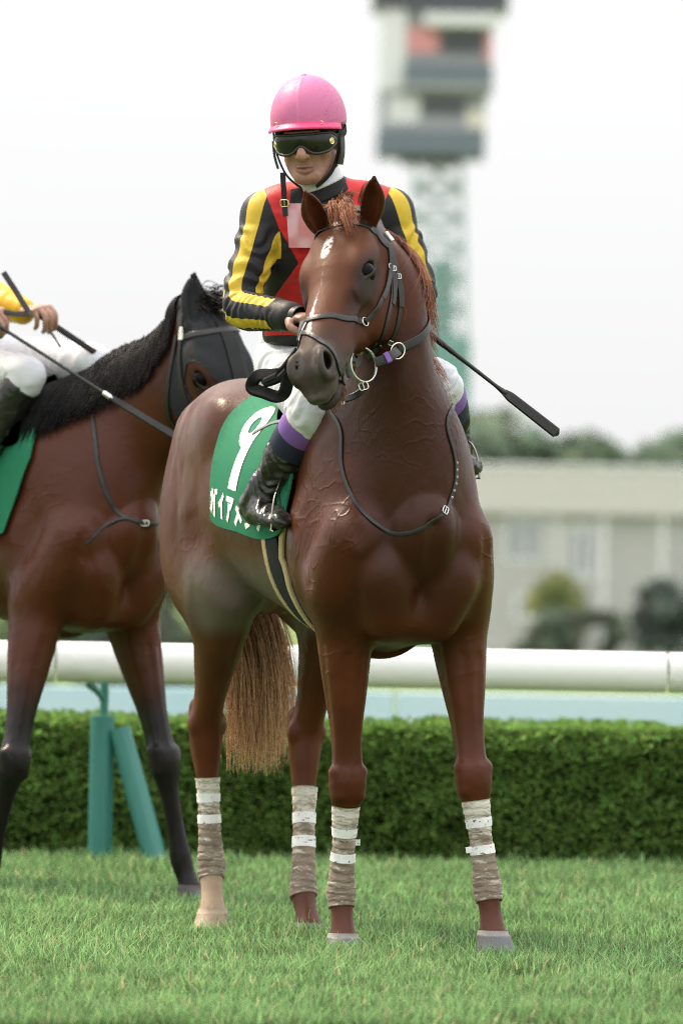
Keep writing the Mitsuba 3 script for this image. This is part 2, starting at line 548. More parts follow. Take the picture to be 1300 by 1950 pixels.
mat('sheepskin', (.45, .36, .20), .9, .1, mikit.proc(lambda p, n, uv: .003 * fbm(p.x * 220, p.y * 220, p.z * 220, 2), .001))


def bandage_color(p, n, uv):
    # dirty elastic wrap: uv.x once round, uv.y from top 0 to bottom 1
    warp = 2.0 * noise(uv.x * 4, uv.y * 9, 7.0)
    line = noise(uv.x * 3, uv.y * 44 + warp, 3.0)
    scratch = noise(uv.x * 13, uv.y * 78 + warp, 1.0)
    fibre = noise(uv.x * 30, uv.y * 120, 6.0)
    blot = fbm(p.x * 34, p.y * 34, p.z * 26, 3)
    dirt = .30 * scratch + .30 * fibre + .16 * line + .40 * (blot - .5) + .34 * sstep(.05, .55, uv.y)
    dirt = sstep(.30, .74, dirt)
    seam = sstep(.82, .95, noise(uv.x * 2, uv.y * 34 + warp, 11.0))
    return mix(mix((.60, .56, .50), mix((.25, .185, .135), (.135, .098, .070), noise(p.x * 40, p.y * 40, p.z * 40)), dirt * .9), (.08, .06, .045), seam * .5)


def bandage_height(p, n, uv):
    return .0016 * noise(uv.x * 3 + 9, uv.y * 46, 1.0) + .0008 * fbm(uv.x * 30, uv.y * 160, 5.0, 2)


mat('bandage', mikit.proc(bandage_color), .9, .15, mikit.proc(bandage_height, .0008))
mat('tape', mikit.proc(lambda p, n, uv: mix((.80, .80, .79), (.16, .13, .11), sstep(.66, .74, fbm(p.x * 130, p.y * 130, p.z * 160, 3)))), .6, .35)


# ------------------------------------------------------------------ the course and what lies beyond
def turf_color(p, n, uv):
    a = fbm(p.x * 1.1, p.y * .8, 0.0, 3)
    b = fbm(p.x * 38, p.y * 38, 2.0, 3)
    c = mix((.05, .09, .02), (.09, .14, .04), a)
    return mix(c, (.10, .085, .045), sstep(.60, .75, b) * .5)


def far_field(p, n, uv):
    return mix((.085, .125, .045), (.12, .15, .07), fbm(p.x * .08, p.y * .02, 0.0, 3))


def blade_color(p, n, uv):
    t = noise(p.x * 1.3, p.y * .9, 5.0)
    return mix(mi.Color3f(.10, .165, .036), mi.Color3f(.165, .235, .070), t)


mat('turf', mikit.proc(turf_color), .95, .1)
mat('field', mikit.proc(far_field), .95, .1)
scene['grass_blade'] = {'type': 'principledthin', 'base_color': VC, 'roughness': .55, 'spec_trans': 0.0, 'diff_trans': .75, 'eta': 1.4}
scene['leaf_hedge'] = {'type': 'principledthin', 'base_color': VC, 'roughness': .5, 'spec_trans': 0.0, 'diff_trans': .5, 'eta': 1.4}
mat('hedge_core', (.012, .020, .008), .95, .1)
mat('bark', (.09, .07, .05), .9, .2)
mat('white_rail', mikit.proc(lambda p, n, uv: mix((.80, .795, .79), (.60, .58, .55), sstep(.62, .8, fbm(p.x * 5, p.y * 9, p.z * 9, 3)) * .5)), .35, .5)
mat('teal_pipe', mikit.proc(lambda p, n, uv: mix((.030, .175, .150), (.055, .215, .185), fbm(p.x * 12, p.y * 12, p.z * 4, 3))), .40, .5)
mat('pale_blue_board', mikit.proc(lambda p, n, uv: mix((.40, .58, .68), (.52, .64, .70), noise(p.x * 1.2, p.y, p.z * 2))), .5, .4)


def far_z(y):
    return np.interp(y, [46, 60, 100, 150], [0, -.25, -1.2, -2.3])


def build_ground():
    X = np.r_[-600, -60, np.linspace(-12, 12, 13), 60, 600]
    Y = np.r_[2, np.linspace(8, 34, 14), 36]
    gx, gy = np.meshgrid(X, Y, indexing='ij')
    def sheet(X, Y, z):
        gx, gy = np.meshgrid(X, Y, indexing='ij')
        i, j = np.meshgrid(np.arange(len(X) - 1), np.arange(len(Y) - 1), indexing='ij')
        m = len(Y)
        q = np.stack([i * m + j, (i + 1) * m + j, (i + 1) * m + j + 1, i * m + j + 1], -1).reshape(-1, 4)
        return np.stack([gx.ravel(), gy.ravel(), np.full(gx.size, z)], 1), q
    obj('turf_ground', sheet(X, Y, 0.0), 'turf', kind='structure')
    v, q = sheet(np.r_[-3000, -300, 0, 300, 3000], np.r_[-3000, 1.5, 30, 46, 60, 80, 100, 125, 150, 300, 800, 3000], -.004)
    v[:, 2] = far_z(v[:, 1]) - .004
    obj('far_field', (v, q), 'field', kind='structure')          # beyond the course the land drops a little
    # grass: every blade a bent strip
    rng = np.random.default_rng(3)
    def sample(n, y0, y1, spread):
        y = y0 + (y1 - y0) * rng.uniform(0, 1, n) ** 1.0
        half = .0495 * y + spread
        return rng.uniform(-1, 1, n) * half, y
    V, Fc, C, off = [], [], [], 0
    for n, y0, y1, hmin, hmax, w, sp in ((115000, 15.9, 19.2, .024, .056, .0020, .06), (70000, 19.2, 22.2, .024, .054, .0024, .06), (60000, 22.2, 25.85, .024, .056, .0030, .06), (60000, 15.0, 26.0, .03, .06, .0050, 0)):
        x, y = sample(n, y0, y1, sp)
        if sp == 0:          # coarser blades to both sides of the view
            x = np.sign(x) * (.0495 * y + .05 + 1.3 * rng.uniform(0, 1, n))
        tuft = meshkit.fbm(np.stack([x * 5, y * 5, x * 0], 1), 3)
        thin = meshkit.fbm(np.stack([x * 2.2, y * 2.2, x * 0 + 9], 1), 3)
        bare = smooth01(.62, .72, thin) * (y < 18.4)
        k = rng.uniform(0, 1, n) > .75 * bare
        x, y, tuft, bare = x[k], y[k], tuft[k], bare[k]
        n = len(x)
        long = rng.uniform(0, 1, n) < .22
        h = rng.uniform(hmin, hmax, n) * (.50 + .95 * tuft) * (1 - .45 * bare) * np.where(long, 1.3, .85)
        for hx, hy, hr in ((.435, 19.40, .14), (-.385, 20.48, .09), (-.445, 22.42, .13)):     # trodden round the hooves
            h = h * (1 - .55 * np.exp(-(((x - hx) / hr) ** 2 + ((y - hy) / (1.5 * hr)) ** 2) ** 2))
        a = rng.uniform(0, 2 * np.pi, n) * .8 + 6.3 * meshkit.noise(np.stack([x * 3, y * 3, x * 0 + 4], 1))
        lean = rng.uniform(.05, .75, n) * h
        dirv = np.stack([np.cos(a), np.sin(a)], 1)
        fa = rng.uniform(0, np.pi, n)
        wv = np.stack([np.cos(fa), np.sin(fa), fa * 0], 1) * w * rng.uniform(.7, 1.3, n)[:, None]
        b = np.stack([x, y, x * 0 - .002], 1)
        m1 = b + np.c_[dirv * (lean * .22)[:, None], h * .55]
        tp = b + np.c_[dirv * lean[:, None], h * (1 - .25 * (lean / h) ** 2)]
        v = np.stack([b - wv, b + wv, m1 - wv * .85, m1 + wv * .85, tp], 1)
        idx = np.arange(n)[:, None] * 5
        f = np.concatenate([idx + [0, 1, 3], idx + [0, 3, 2], idx + [2, 3, 4]])
        tone = rng.uniform(.36, 1.12, n) * np.where(long, 1.6, .9) * (.75 + .5 * meshkit.fbm(np.stack([x * 1.2, y * .8, x * 0 + 2], 1), 3))
        dry = (rng.uniform(0, 1, n) < .05 + .3 * bare)[:, None]
        c = np.where(dry, [.40, .35, .20], np.array([.185, .320, .128]) + rng.uniform(-.015, .03, (n, 1)) * [1, .6, .8]) * tone[:, None]
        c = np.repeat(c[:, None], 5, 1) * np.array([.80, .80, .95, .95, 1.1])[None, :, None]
        V.append(v.reshape(-1, 3)); Fc.append(f + off); C.append(c.reshape(-1, 3)); off += n * 5
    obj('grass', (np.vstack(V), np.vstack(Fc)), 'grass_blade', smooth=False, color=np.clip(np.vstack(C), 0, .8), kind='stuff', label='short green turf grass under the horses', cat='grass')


def leaves(rng, P, N, size, tone, base, var=.35):
    """Small folded leaves at the points P, roughly facing N."""
    n = len(P)
    d = unit(N + rng.normal(0, .75, (n, 3)))
    t = unit(np.cross(d, rng.normal(0, 1, (n, 3))))
    b = np.cross(d, t)
    s = size * rng.uniform(.6, 1.3, n)[:, None]
    v = np.stack([P - t * s, P + b * s * .55 + d * s * .15, P + t * s, P - b * s * .55 + d * s * .15], 1).reshape(-1, 3)
    i = np.arange(n)[:, None] * 4
    f = np.concatenate([i + [0, 1, 2], i + [0, 2, 3]])
    c = np.asarray(base) * (tone * rng.uniform(1 - var, 1 + var, n))[:, None] * (1 + rng.normal(0, .06, (n, 3)))
    return v, f, np.repeat(np.clip(c, .002, .8), 4, axis=0)


def build_hedge():
    rng = np.random.default_rng(8)
    x0, x1, y0, y1, h = -3.8, 3.8, 25.78, 27.3, .50
    def bump(u, v, k):
        return .07 * (meshkit.fbm(np.stack([u * 4.5, v * 4.5, u * 0 + k], 1), 3) - .5) * 2
    n1, n2 = 80000, 34000
    xf, zf = rng.uniform(x0, x1, n1), h * rng.uniform(0.02, 1, n1)
    deep = rng.uniform(0, 1, n1) ** 2 * .10
    yf = y0 + .03 + bump(xf, zf, 1) + deep + .06 * smooth01(.85, 1.0, zf / h)
    top = meshkit.fbm(np.stack([xf * 2, xf * 0, xf * 0], 1), 3)
    P1 = np.stack([xf, yf, zf * (1 + .04 * (top - .5))], 1)
    gap = meshkit.fbm(np.stack([xf * 6, zf * 7, xf * 0 + 5], 1), 3)
    keep = gap > .10 + .12 * (zf < .1)
    xt, yt = rng.uniform(x0, x1, n2), rng.uniform(y0 + .02, y1, n2)
    zt = h * (1 + .04 * (meshkit.fbm(np.stack([xt * 2, xt * 0, xt * 0], 1), 3) - .5)) + .6 * bump(xt, yt, 3) - rng.uniform(0, 1, n2) ** 2 * .06
    P2 = np.stack([xt, yt, zt], 1)
    P = np.vstack([P1[keep], P2])
    N = np.vstack([np.tile([0, -1, .35], (keep.sum(), 1)), np.tile([0, -.15, 1], (n2, 1))])
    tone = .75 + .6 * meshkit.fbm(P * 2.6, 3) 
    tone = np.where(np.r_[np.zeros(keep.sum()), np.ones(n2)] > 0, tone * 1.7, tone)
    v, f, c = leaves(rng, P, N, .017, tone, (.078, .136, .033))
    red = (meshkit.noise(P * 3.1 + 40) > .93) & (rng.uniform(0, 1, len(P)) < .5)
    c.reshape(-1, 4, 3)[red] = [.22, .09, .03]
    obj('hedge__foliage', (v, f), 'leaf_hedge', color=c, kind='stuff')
    obj('hedge__core', box((x1 - x0, y1 - y0 - .14, h - .08), ((x0 + x1) / 2, (y0 + y1) / 2 + .05, (h - .08) / 2)), 'hedge_core')
    # stems at the foot
    parts = []
    for i in range(60):
        x = rng.uniform(x0, x1)
        parts.append(tube(np.array([[x, y0 + .10, -.01], [x + rng.normal(0, .02), y0 + .09, .08], [x + rng.normal(0, .05), y0 + .12, .25]]), [.008, .007, .005], 6))
    obj('hedge__stems', join(parts), 'bark', kind='stuff')
    tag('hedge', 'long clipped green hedge behind the white running rail', 'hedge')


def build_rails():
    # white running rail: half-round beam on teal posts with a slanting stay
    d = 25.35
    zt, zb = at(650, 1232, d)[2], at(650, 1308, d)[2]
    zc, hh = (zt + zb) / 2, (zt - zb) / 2
    yaw = -.0035
    prof = np.array([(.055 * math.cos(a), hh * math.sin(a)) for a in np.linspace(math.pi / 2, 3 * math.pi / 2, 13)] + [(.03, -hh * .96), (.045, -hh * .5), (.045, hh * .5), (.03, hh * .96)])
    def beam(xa, xb):
        xs = np.array([xa, xa + .003, xb - .003, xb])
        sc = np.array([.93, 1, 1, .93])
        v = np.vstack([np.c_[np.full(len(prof), x), d + prof[:, 0] * s + yaw * x, zc + prof[:, 1] * s] for x, s in zip(xs, sc)])
        m = len(prof); i, j = np.meshgrid(np.arange(3), np.arange(m), indexing='ij')
        q = np.stack([i * m + j, i * m + (j + 1) % m, (i + 1) * m + (j + 1) % m, (i + 1) * m + j], -1).reshape(-1, 4)
        f = np.vstack([q[:, [0, 1, 2]], q[:, [0, 2, 3]], [[0, k + 1, k] for k in range(1, m - 1)], [[3 * m, 3 * m + k, 3 * m + k + 1] for k in range(1, m - 1)]])
        return outward((v, f))
    j1, j2 = (112 - 650) / F_PX * d, (1276 - 650) / F_PX * d
    w = j2 - j1
    for k in range(-2, 3):
        obj('running_rail__beam', beam(j1 + k * w + .004, j1 + (k + 1) * w - .004), 'white_rail', smooth=40)
    for k in (-2, -1, 0, 1, 2):
        x = (195 - 650) / F_PX * d + k * 3.05
        y = d + .10
        def p(px, py, dd=y):
            q = at(px, py, dd); q[0] += k * 3.05
            return q
        a, b = p(195, 1362), p(195, 1640)
        b[2] = -.02; b[0] = a[0]
        obj('running_rail__post', tube(np.array([b, a - [0, 0, .004], a]), [.0425, .0425, .040], 24), 'teal_pipe', smooth=40)
        a2, c = p(198, 1365), p(198, 1296)
        c[0] = a2[0]
        c[2] = zc - hh + .012
        obj('running_rail__post_top', tube(np.array([a2 - [0, 0, .05], c]), [.016, .016], 14), 'teal_pipe', smooth=40)
        br = spline(np.array([a2 + [0, -.0, .055], a2 + [-.02, -.03, .085], a2 + [-.062, -.07, .118]]), 8)
        obj('running_rail__bracket', tube(br, .012, 10), 'teal_pipe', smooth=40)
        s0, s1 = p(228, 1388), p(304, 1642)
        s1[2] = -.02
        s0[1] += -.02; s1[1] += -.10
        obj('running_rail__stay', tube(np.array([s0, lerp(s0, s1, .5), s1]), [.038, .0415, .0415], 24), 'teal_pipe', smooth=40)
    tag('running_rail', 'thick white running rail on teal posts with slanting stays in front of the hedge', 'rail')
    # a pale blue boarded barrier of the inner course
    d2 = 43.0
    zt, zb = at(650, 1316, d2)[2], at(650, 1392, d2)[2]
    for k in range(-4, 4):
        xa, xb = k * 2.2 + .35, (k + 1) * 2.2 + .335
        v, f = box((xb - xa, .06, zt - zb), ((xa + xb) / 2, d2, (zt + zb) / 2), chamfer=.008)
        obj('blue_barrier__board', (v, f), 'pale_blue_board')
        v, f = box((.07, .07, zb + .02), (xa + .3, d2 + .07, zb / 2 + .01))
        obj('blue_barrier__post', (v, f), 'white_rail')
    tag('blue_barrier', 'low pale blue boarded barrier seen above the hedge', 'barrier')


def tree(key, base, height, width, rng, color, label, n=2600, leaf=.3, group=None, cat='tree', trunk=.28, squash=1.0):
    """A trunk with limbs, and leaves in uneven clumps."""
    base = np.asarray(base, float) + [0, 0, far_z(base[1])]
    height = height - far_z(base[1])
    limbs = []
    top = base + [rng.normal(0, .05) * height, 0, height * .72]
    limbs.append(tube(spline([base - [0, 0, .1], base + [rng.normal(0, .02) * height, 0, height * .35], top], 8), np.linspace(.028, .008, 8) * height, 8))
    cl = []
    for i in range(9 + int(6 * width / height)):
        u, a = rng.uniform(.25, 1), rng.uniform(0, 6.283)
        r = width / 2 * math.sqrt(rng.uniform(.05, 1)) * (.55 + .75 * math.sin(math.pi * min(u, .95)) * .8)
        c = base + [math.cos(a) * r, math.sin(a) * r * .8, height * (trunk * .5 + (1 - trunk * .5) * u * .90)]
        cl.append((c, height * rng.uniform(.10, .20)))
        s = base + (top - base) * rng.uniform(.35, .95)
        limbs.append(tube(np.array([s, lerp(s, c, .5) + [0, 0, .03 * height], c]), [.009 * height, .006 * height, .003 * height], 6))
    obj(f'{key}__trunk', join(limbs), 'bark', smooth=True)
    per = n // len(cl)
    P, N, tn = [], [], []
    for c, r in cl:
        d = unit(rng.normal(0, 1, (per, 3)))
        rr = r * rng.uniform(.25, 1, per) ** .5 * (.75 + .5 * meshkit.noise(d * 2.2 + c))
        P.append(c + d * rr[:, None] * [1.15, 1.15, .85 * squash]); N.append(d); tn.append(np.full(per, rng.uniform(.75, 1.25)))
    P, N, tn = np.vstack(P), np.vstack(N), np.concatenate(tn)
    k = P[:, 2] > base[2] + .05
    v, f, c = leaves(rng, P[k], N[k], leaf, tn[k], color)
    kk = obj(f'{key}__crown', (v, f), 'leaf_hedge', color=c)
    tag(kk.rpartition('__')[0], label, cat, group)


def build_far():
    rng = np.random.default_rng(21)
    # a low stone-coloured building
    d = 320.0
    X = lambda px: (px - 650) / F_PX * d
    Z = lambda py: CAM_Z + (1120 - py) / F_PX * d
    x0, x1, ztop, zcor = X(905), X(1400), Z(884), Z(972)
    mat('beige_wall', mikit.proc(lambda p, n, uv: mix((.40, .395, .385), (.47, .465, .455), fbm(p.x * .5, p.y * .5, p.z * .5, 3))), .9, .2)
    mat('beige_parapet', (.58, .56, .53), .9, .2)
    mat('window_glass_far', (.27, .285, .31), .2, .5)
    mat('window_frame_far', (.82, .83, .85), .6, .3)
    def bx(key, xa, xb, za, zb, ya, yb, m, **k):
        return obj(key, box((xb - xa, yb - ya, zb - za), ((xa + xb) / 2, (ya + yb) / 2, (za + zb) / 2), chamfer=.02), m, **k)
    bx('low_building__wall', x0, x1, -2.6, zcor, d, d + 12, 'beige_wall')
    bx('low_building__parapet', x0 - .25, x1 + .25, zcor, ztop, d - .45, d + 12.4, 'beige_parapet')
    bx('low_building__coping', x0 - .35, x1 + .35, ztop, ztop + .14, d - .55, d + 12.5, 'window_frame_far')
    def win(xa, xb, ya, yb, mull=1):
        k = bx('low_building__window', X(xa), X(xb), Z(yb), Z(ya), d - .05, d + .02, 'window_glass_far')
        w = .14
        for q in np.linspace(X(xa), X(xb), mull + 2):
            bx(k + '__frame', q - w / 2, q + w / 2, Z(yb), Z(ya), d - .12, d - .052, 'window_frame_far')
        for q in (Z(yb), Z(ya)):
            bx(k + '__frame', X(xa) - w / 2, X(xb) + w / 2, q - w / 2, q + w / 2, d - .125, d - .055, 'window_frame_far')
    win(966, 1030, 980, 1062, 1)
    win(984, 1028, 1132, 1172, 1)
    win(1086, 1132, 996, 1090, 1)
    win(1320, 1380, 985, 1062, 1)
    for px in (1060, 1150, 1262):
        obj('low_building__downpipe', tube(np.array([[X(px), d - .12, -2.3], [X(px), d - .12, zcor]]), .12, 10), 'window_frame_far', smooth=40)
    tag('low_building', 'low beige building with a broad parapet and white framed windows at the right', 'building')
    # trees and shrubs
    G = 'far trees beyond the course'
    def shrub(px, d, h, w, col, label, n=1500, leaf=.22, cat='shrub', **k):
        k.setdefault('group', 'bushes beyond the course')
        tree(k.pop('key', 'shrub'), ((px - 650) / F_PX * d, d, 0), h, w, rng, col, label, n, leaf, cat=cat, trunk=.12, **k)
    dk, md, md2, yl, gy = (.085, .110, .095), (.085, .130, .065), (.125, .155, .115), (.25, .28, .12), (.165, .215, .155)  # some bush greens paled, the haze put into their colour
    shrub(1058, 300, 1.75, 1.7, yl, 'yellow-green bush in front of the beige building wall')
    shrub(1110, 298, .55, 3.6, md2, 'dark rounded bush low against the beige building', squash=.9)
    shrub(1268, 290, 1.85, 1.9, dk, 'tall dark bush at the right edge before the building')
    shrub(1318, 285, 1.2, 2.2, dk, 'dark bush cut by the right edge of the frame')
    shrub(1045, 296, .2, 2.0, md2, 'small green bush at the foot of the yellow-green one')
    for px, h, w, lab in ((905, 9.0, 3.6, 'leafy green tree at the foot of the tower'), (958, 7.9, 4.2, 'green tree showing just over the building roof beside the tower'), (1040, 7.9, 5.5, 'rounded pale green tree above the middle of the building roof'), (1100, 7.2, 3.5, 'small green treetop over the building roof'),
                          (1275, 7.0, 4.0, 'green tree over the roof near the right edge'), (1330, 7.5, 4.5, 'tall green tree cut by the right edge behind the building')):
        dd = 372.0
        tree('far_tree', ((px - 650) / F_PX * dd, dd, 0), h * dd / 320 * 1.06, w * dd / 320, rng, gy, lab, 5200, .55, group=G, cat='tree')
    shrub(325, 118, 1.62, 2.2, dk, 'dark low bush between the two horses', leaf=.08, n=2600)
    shrub(90, 120, 1.50, 2.8, md, 'low green bush under the belly of the bay horse', leaf=.08, n=2600)
    shrub(215, 124, 1.45, 2.4, md, 'low green bush between the bay forelegs', leaf=.08, n=2600)
    # observation tower
    d = 400.0
    X = lambda px: (px - 661) / F_PX * d
    Z = lambda py: CAM_Z + (1120 - py) / F_PX * d
    mat('tower_panel', (.15, .185, .215), .6, .3)
    mat('tower_grey', (.33, .345, .36), .7, .3)
    mat('tower_pale', (.70, .71, .72), .7, .3)
    mat('tower_red', (.72, .33, .34), .6, .3)
    mat('tower_dark', (.075, .08, .10), .3, .5)
    mat('tower_cream', (.72, .69, .58), .7, .3)
    mat('mast_grey', (.36, .45, .44), .6, .3)
    mat('tower_teal', (.17, .33, .30), .6, .3)
    def bx(part, xa, xb, ya, yb, fa, fb, m):
        return obj('observation_tower__' + part, box((X(xb) - X(xa), fb - fa, Z(ya) - Z(yb)), ((X(xa) + X(xb)) / 2, d + (fa + fb) / 2, (Z(ya) + Z(yb)) / 2), chamfer=.02), m)
    bx('roof', 702, 962, -30, 12, -.6, 5.4, 'tower_dark')
    bx('upper_cabin', 722, 930, 12, 118, .0, 5.0, 'tower_grey')
    bx('ladder_screen', 719, 768, 14, 168, -.35, -.02, 'tower_pale')
    bx('awning', 800, 946, 22, 46, -1.1, -.02, 'tower_pale')
    bx('red_panel', 770, 831, 47, 96, -.12, -.01, 'tower_red')
    bx('upper_window', 832, 917, 54, 96, -.10, -.02, 'tower_dark')
    bx('red_panel', 918, 932, 54, 112, -.12, -.01, 'tower_red')
    bx('upper_rail', 764, 934, 119, 156, -.9, -.75, 'tower_panel')
    bx('gallery', 764, 934, 156, 168, -.9, 4.9, 'tower_grey')
    bx('lower_cabin', 718, 921, 168.5, 246, .05, 4.8, 'tower_grey')
    bx('pale_board', 736, 796, 180, 232, -.12, .03, 'tower_pale')
    bx('lower_window', 800, 882, 182, 212, -.08, .03, 'tower_dark')
    bx('cream_board', 886, 922, 206, 240, -.12, .03, 'tower_cream')
    bx('lower_rail', 715, 921, 246.5, 292, -.85, 4.9, 'tower_panel')
    # lattice mast
    xs = (792, 878)
    def bar(part, a, b, r, m):
        obj('observation_tower__' + part, tube(np.array([a, b]), r, 6), m)
    y0, y1 = 293, 640
    lev = np.linspace(y0, y1, 7)
    for xq in xs:
        for dy in (.4, 3.2):
            bar('leg', [X(xq), d + dy, Z(y0)], [X(835 + (xq - 835) * 1.35), d + dy, Z(y1)], .14, 'mast_grey')
    for i in range(6):
        k0, k1 = 1 + .35 * (lev[i] - y0) / (y1 - y0), 1 + .35 * (lev[i + 1] - y0) / (y1 - y0)
        a, b, c, e = 835 - 43 * k0, 835 + 43 * k0, 835 - 43 * k1, 835 + 43 * k1
        for dy in (.4, 3.2):
            bar('brace', [X(a), d + dy, Z(lev[i])], [X(e), d + dy, Z(lev[i + 1])], .085, 'mast_grey')
            bar('brace', [X(b), d + dy, Z(lev[i])], [X(c), d + dy, Z(lev[i + 1])], .085, 'mast_grey')
            bar('crossbar', [X(c), d + dy, Z(lev[i + 1])], [X(e), d + dy, Z(lev[i + 1])], .10, 'mast_grey')
    bx('stair_core', 822, 868, 490, 640, 1.0, 2.6, 'tower_teal')
    bx('base', 786, 902, 640, 1240, .2, 3.6, 'tower_teal')
    bx('bracket', 760, 880, 293, 306, .3, 3.4, 'tower_dark')
    tag('observation_tower', 'tall grey patrol tower with stacked cabins on a teal mast behind the riders', 'tower')


def build_bandages(P):
    BK = 'leg bandages of the chestnut horse'
    spec = (('RF', 'dirty white bandage with two tape strips on the leg second from the right', .10, .80, [(.25, .31), (.42, .48)], [(.36, 1)], 1), ('LF', 'dirty white bandage with tape on the rightmost, forward leg of the chestnut', .10, .78, [(.22, .28), (.40, .46)], [(.42, -1)], 2),
            ('RH', 'dirty white bandage on the leftmost leg, above the pale pastern', .22, .80, [(.31, .36), (.43, .48)], [], 3), ('LH', 'dirty white bandage on the middle hind leg beside the tail', .22, .82, [(.36, .42), (.49, .55)], [], 4))
    for leg, lab, a, b, tp, tabs, seed in spec:
        key = 'leg_bandage' if seed == 1 else f'leg_bandage_{seed - 1:03d}'
        bandage(key, CH, P[leg], a, b, lab, BK, 0, tp, tabs, seed)




# ------------------------------------------------------------------ horses
class Frame:
    """A horse's own frame: x forward, y to its left, z up; a degrees away from facing the camera."""

    def __init__(self, X, Y, a):
        a = math.radians(a)
        self.o = np.array([X, Y, 0.0])
        self.R = np.array([[math.sin(a), -math.cos(a), 0], [math.cos(a), math.sin(a), 0], [0, 0, 1.0]])   # rows: forward, left, up

    def out(self, p):
        return self.o + np.asarray(p, float) @ self.R

    def into(self, p):
        return (np.asarray(p, float) - self.o) @ self.R.T

    def px(self, px, py, d):
        return self.into(at(px, py, d))

    def pxx(self, px, py, x):
        """The point seen at a pixel that lies x metres ahead in this frame."""
        a, b = self.px(px, py, 15.0), self.px(px, py, 30.0)
        return a + (b - a) * (x - a[0]) / (b[0] - a[0])


def head_blob():
    """A horse's head: t from poll to lips, l to the left, n out of the face."""
    H = Blob()
    st = np.array([  # t, face line, lower line, half-width
        (-0.03, -0.045, -0.16, .060), (0.03, -.014, -.19, .074), (.09, .000, -.215, .084), (.15, .003, -.250, .080), (.21, .002, -.262, .076), (.28, -.002, -.235, .068),
        (.35, -.005, -.180, .063), (.42, -.008, -.150, .057), (.48, -.011, -.136, .053), (.53, -.018, -.132, .050), (.565, -.046, -.132, .043), (.592, -.078, -.120, .032)])
    c = np.stack([st[:, 0], st[:, 0] * 0, (st[:, 1] + st[:, 2]) / 2], 1)
    H.add(Loft(c, st[:, 3], (st[:, 1] - st[:, 2]) / 2, (0, 1, 0), step=0.02, power=2.4), .01)
    H.add(Ell((.12, 0, -.040), (.13, .092, .043)), .03)                        # forehead
    H.add(Loft([(.10, 0, -.040), (.30, 0, -.040), (.50, 0, -.046)], [.070, .050, .040], [.040, .036, .030], (0, 1, 0)), .02)
    for s in (-1, 1):
        H.add(Ell((.175, s * .080, -.040), (.050, .024, .028)), .03)           # brow
        H.add(Ell((.215, s * .078, -.072), (.075, .022, .034)), .03)           # around the eye
        H.add(Ell((.13, s * .080, -.075), (.045, .020, .030)), .03)            # behind the eye
        H.add(_Cap((.26, s * .076, -.092), (.385, s * .056, -.088), .010, .006), .018)   # cheek bone
        H.add(Ell((.190, s * .056, -.165), (.125, .046, .112)), .020)           # jaw muscle
        H.add(Ell((.41, s * .040, -.095), (.10, .022, .035)), .03)
        H.sub(Ell((.345, s * .090, -.125), (.06, .018, .030)), .035)           # hollow behind the mouth
        H.sub(Ell((.39, s * .080, -.052), (.09, .018, .024)), .03)
        H.add(Ell((.522, s * .039, -.046), (.052, .025, .034)), .020)          # nostril
        H.add(Ell((.556, s * .030, -.080), (.028, .022, .032)), .02)
    H.add(Ell((.566, 0, -.096), (.036, .037, .030)), .018)                      # upper lip
    H.add(Ell((.556, 0, -.140), (.046, .035, .022)), .005)                     # lower lip
    H.add(Ell((.520, 0, -.150), (.036, .030, .022)), .012)                     # chin
    H.groove(_Cap((.585, 0, -.045), (.605, 0, -.10), .002, .002), .006, .008)
    for s in (-1, 1):
        a1 = unit(np.array([.80, -s * .10, -.45])); nn = unit(np.array([.44, s * .68, .54])); nn = unit(nn - np.dot(nn, a1) * a1)
        R = np.array([a1, nn, np.cross(a1, nn)])
        H.add(Loft([(.505, s * .036, -.018), (.535, s * .044, -.009), (.564, s * .046, -.022), (.574, s * .045, -.048), (.558, s * .055, -.070)], [.009, .012, .011, .010, .007], step=.008), .010)
        H.sub(Ell((.538, s * .0445, -.031), (.027, .022, .0195), R), .006)      # nostril opening
        H.sub(Ell((.530, s * .034, -.040), (.020, .016, .014), R), .008)
        H.sub(Loft([(.485, s * .060, -.112), (.53, s * .054, -.119), (.575, s * .034, -.122), (.608, 0, -.121)], .014, .0050, (0, s, 0), step=.012), .004)   # mouth
        e = np.array([.197, s * .0955, -.054])
        R = EYE_TILT(s)
        H.sub(Ell(e + R[1] * s * .002, (.029, .018, .0190), R), .006)        # eye socket
        for up in (-1, 1):
            w = np.linspace(0, math.pi, 9)
            q = np.stack([-.0345 * np.cos(w), s * (-.014 + .0205 * np.sin(w)), up * (.0180 if up > 0 else .0175) * np.sin(w)], 1) @ R + e
            H.add(Loft(q, .0034 + (.0028 if up > 0 else .0014) * np.sin(w), step=.008), .006)         # eyelids
            if up > 0:
                q = np.stack([-.045 * np.cos(w), s * (-.014 + .014 * np.sin(w)), .036 * np.sin(w)], 1) @ R + e
                H.groove(Loft(q[1:-1], .001, step=.008), .0022, .005)
    return H


def EYE_TILT(s):
    y = unit([.02, s * .86, .50]) * s
    z = unit(np.array([-.35, s * -.45, .80]) - np.dot([-.35, s * -.45, .80], y) * y)
    return np.array([np.cross(y, z), y, z])


EYE_R = 0.0340


def head_eyes():
    return [np.array([.197, s * .0955, -.054]) - EYE_TILT(s)[1] * s * .0200 for s in (1, -1)]


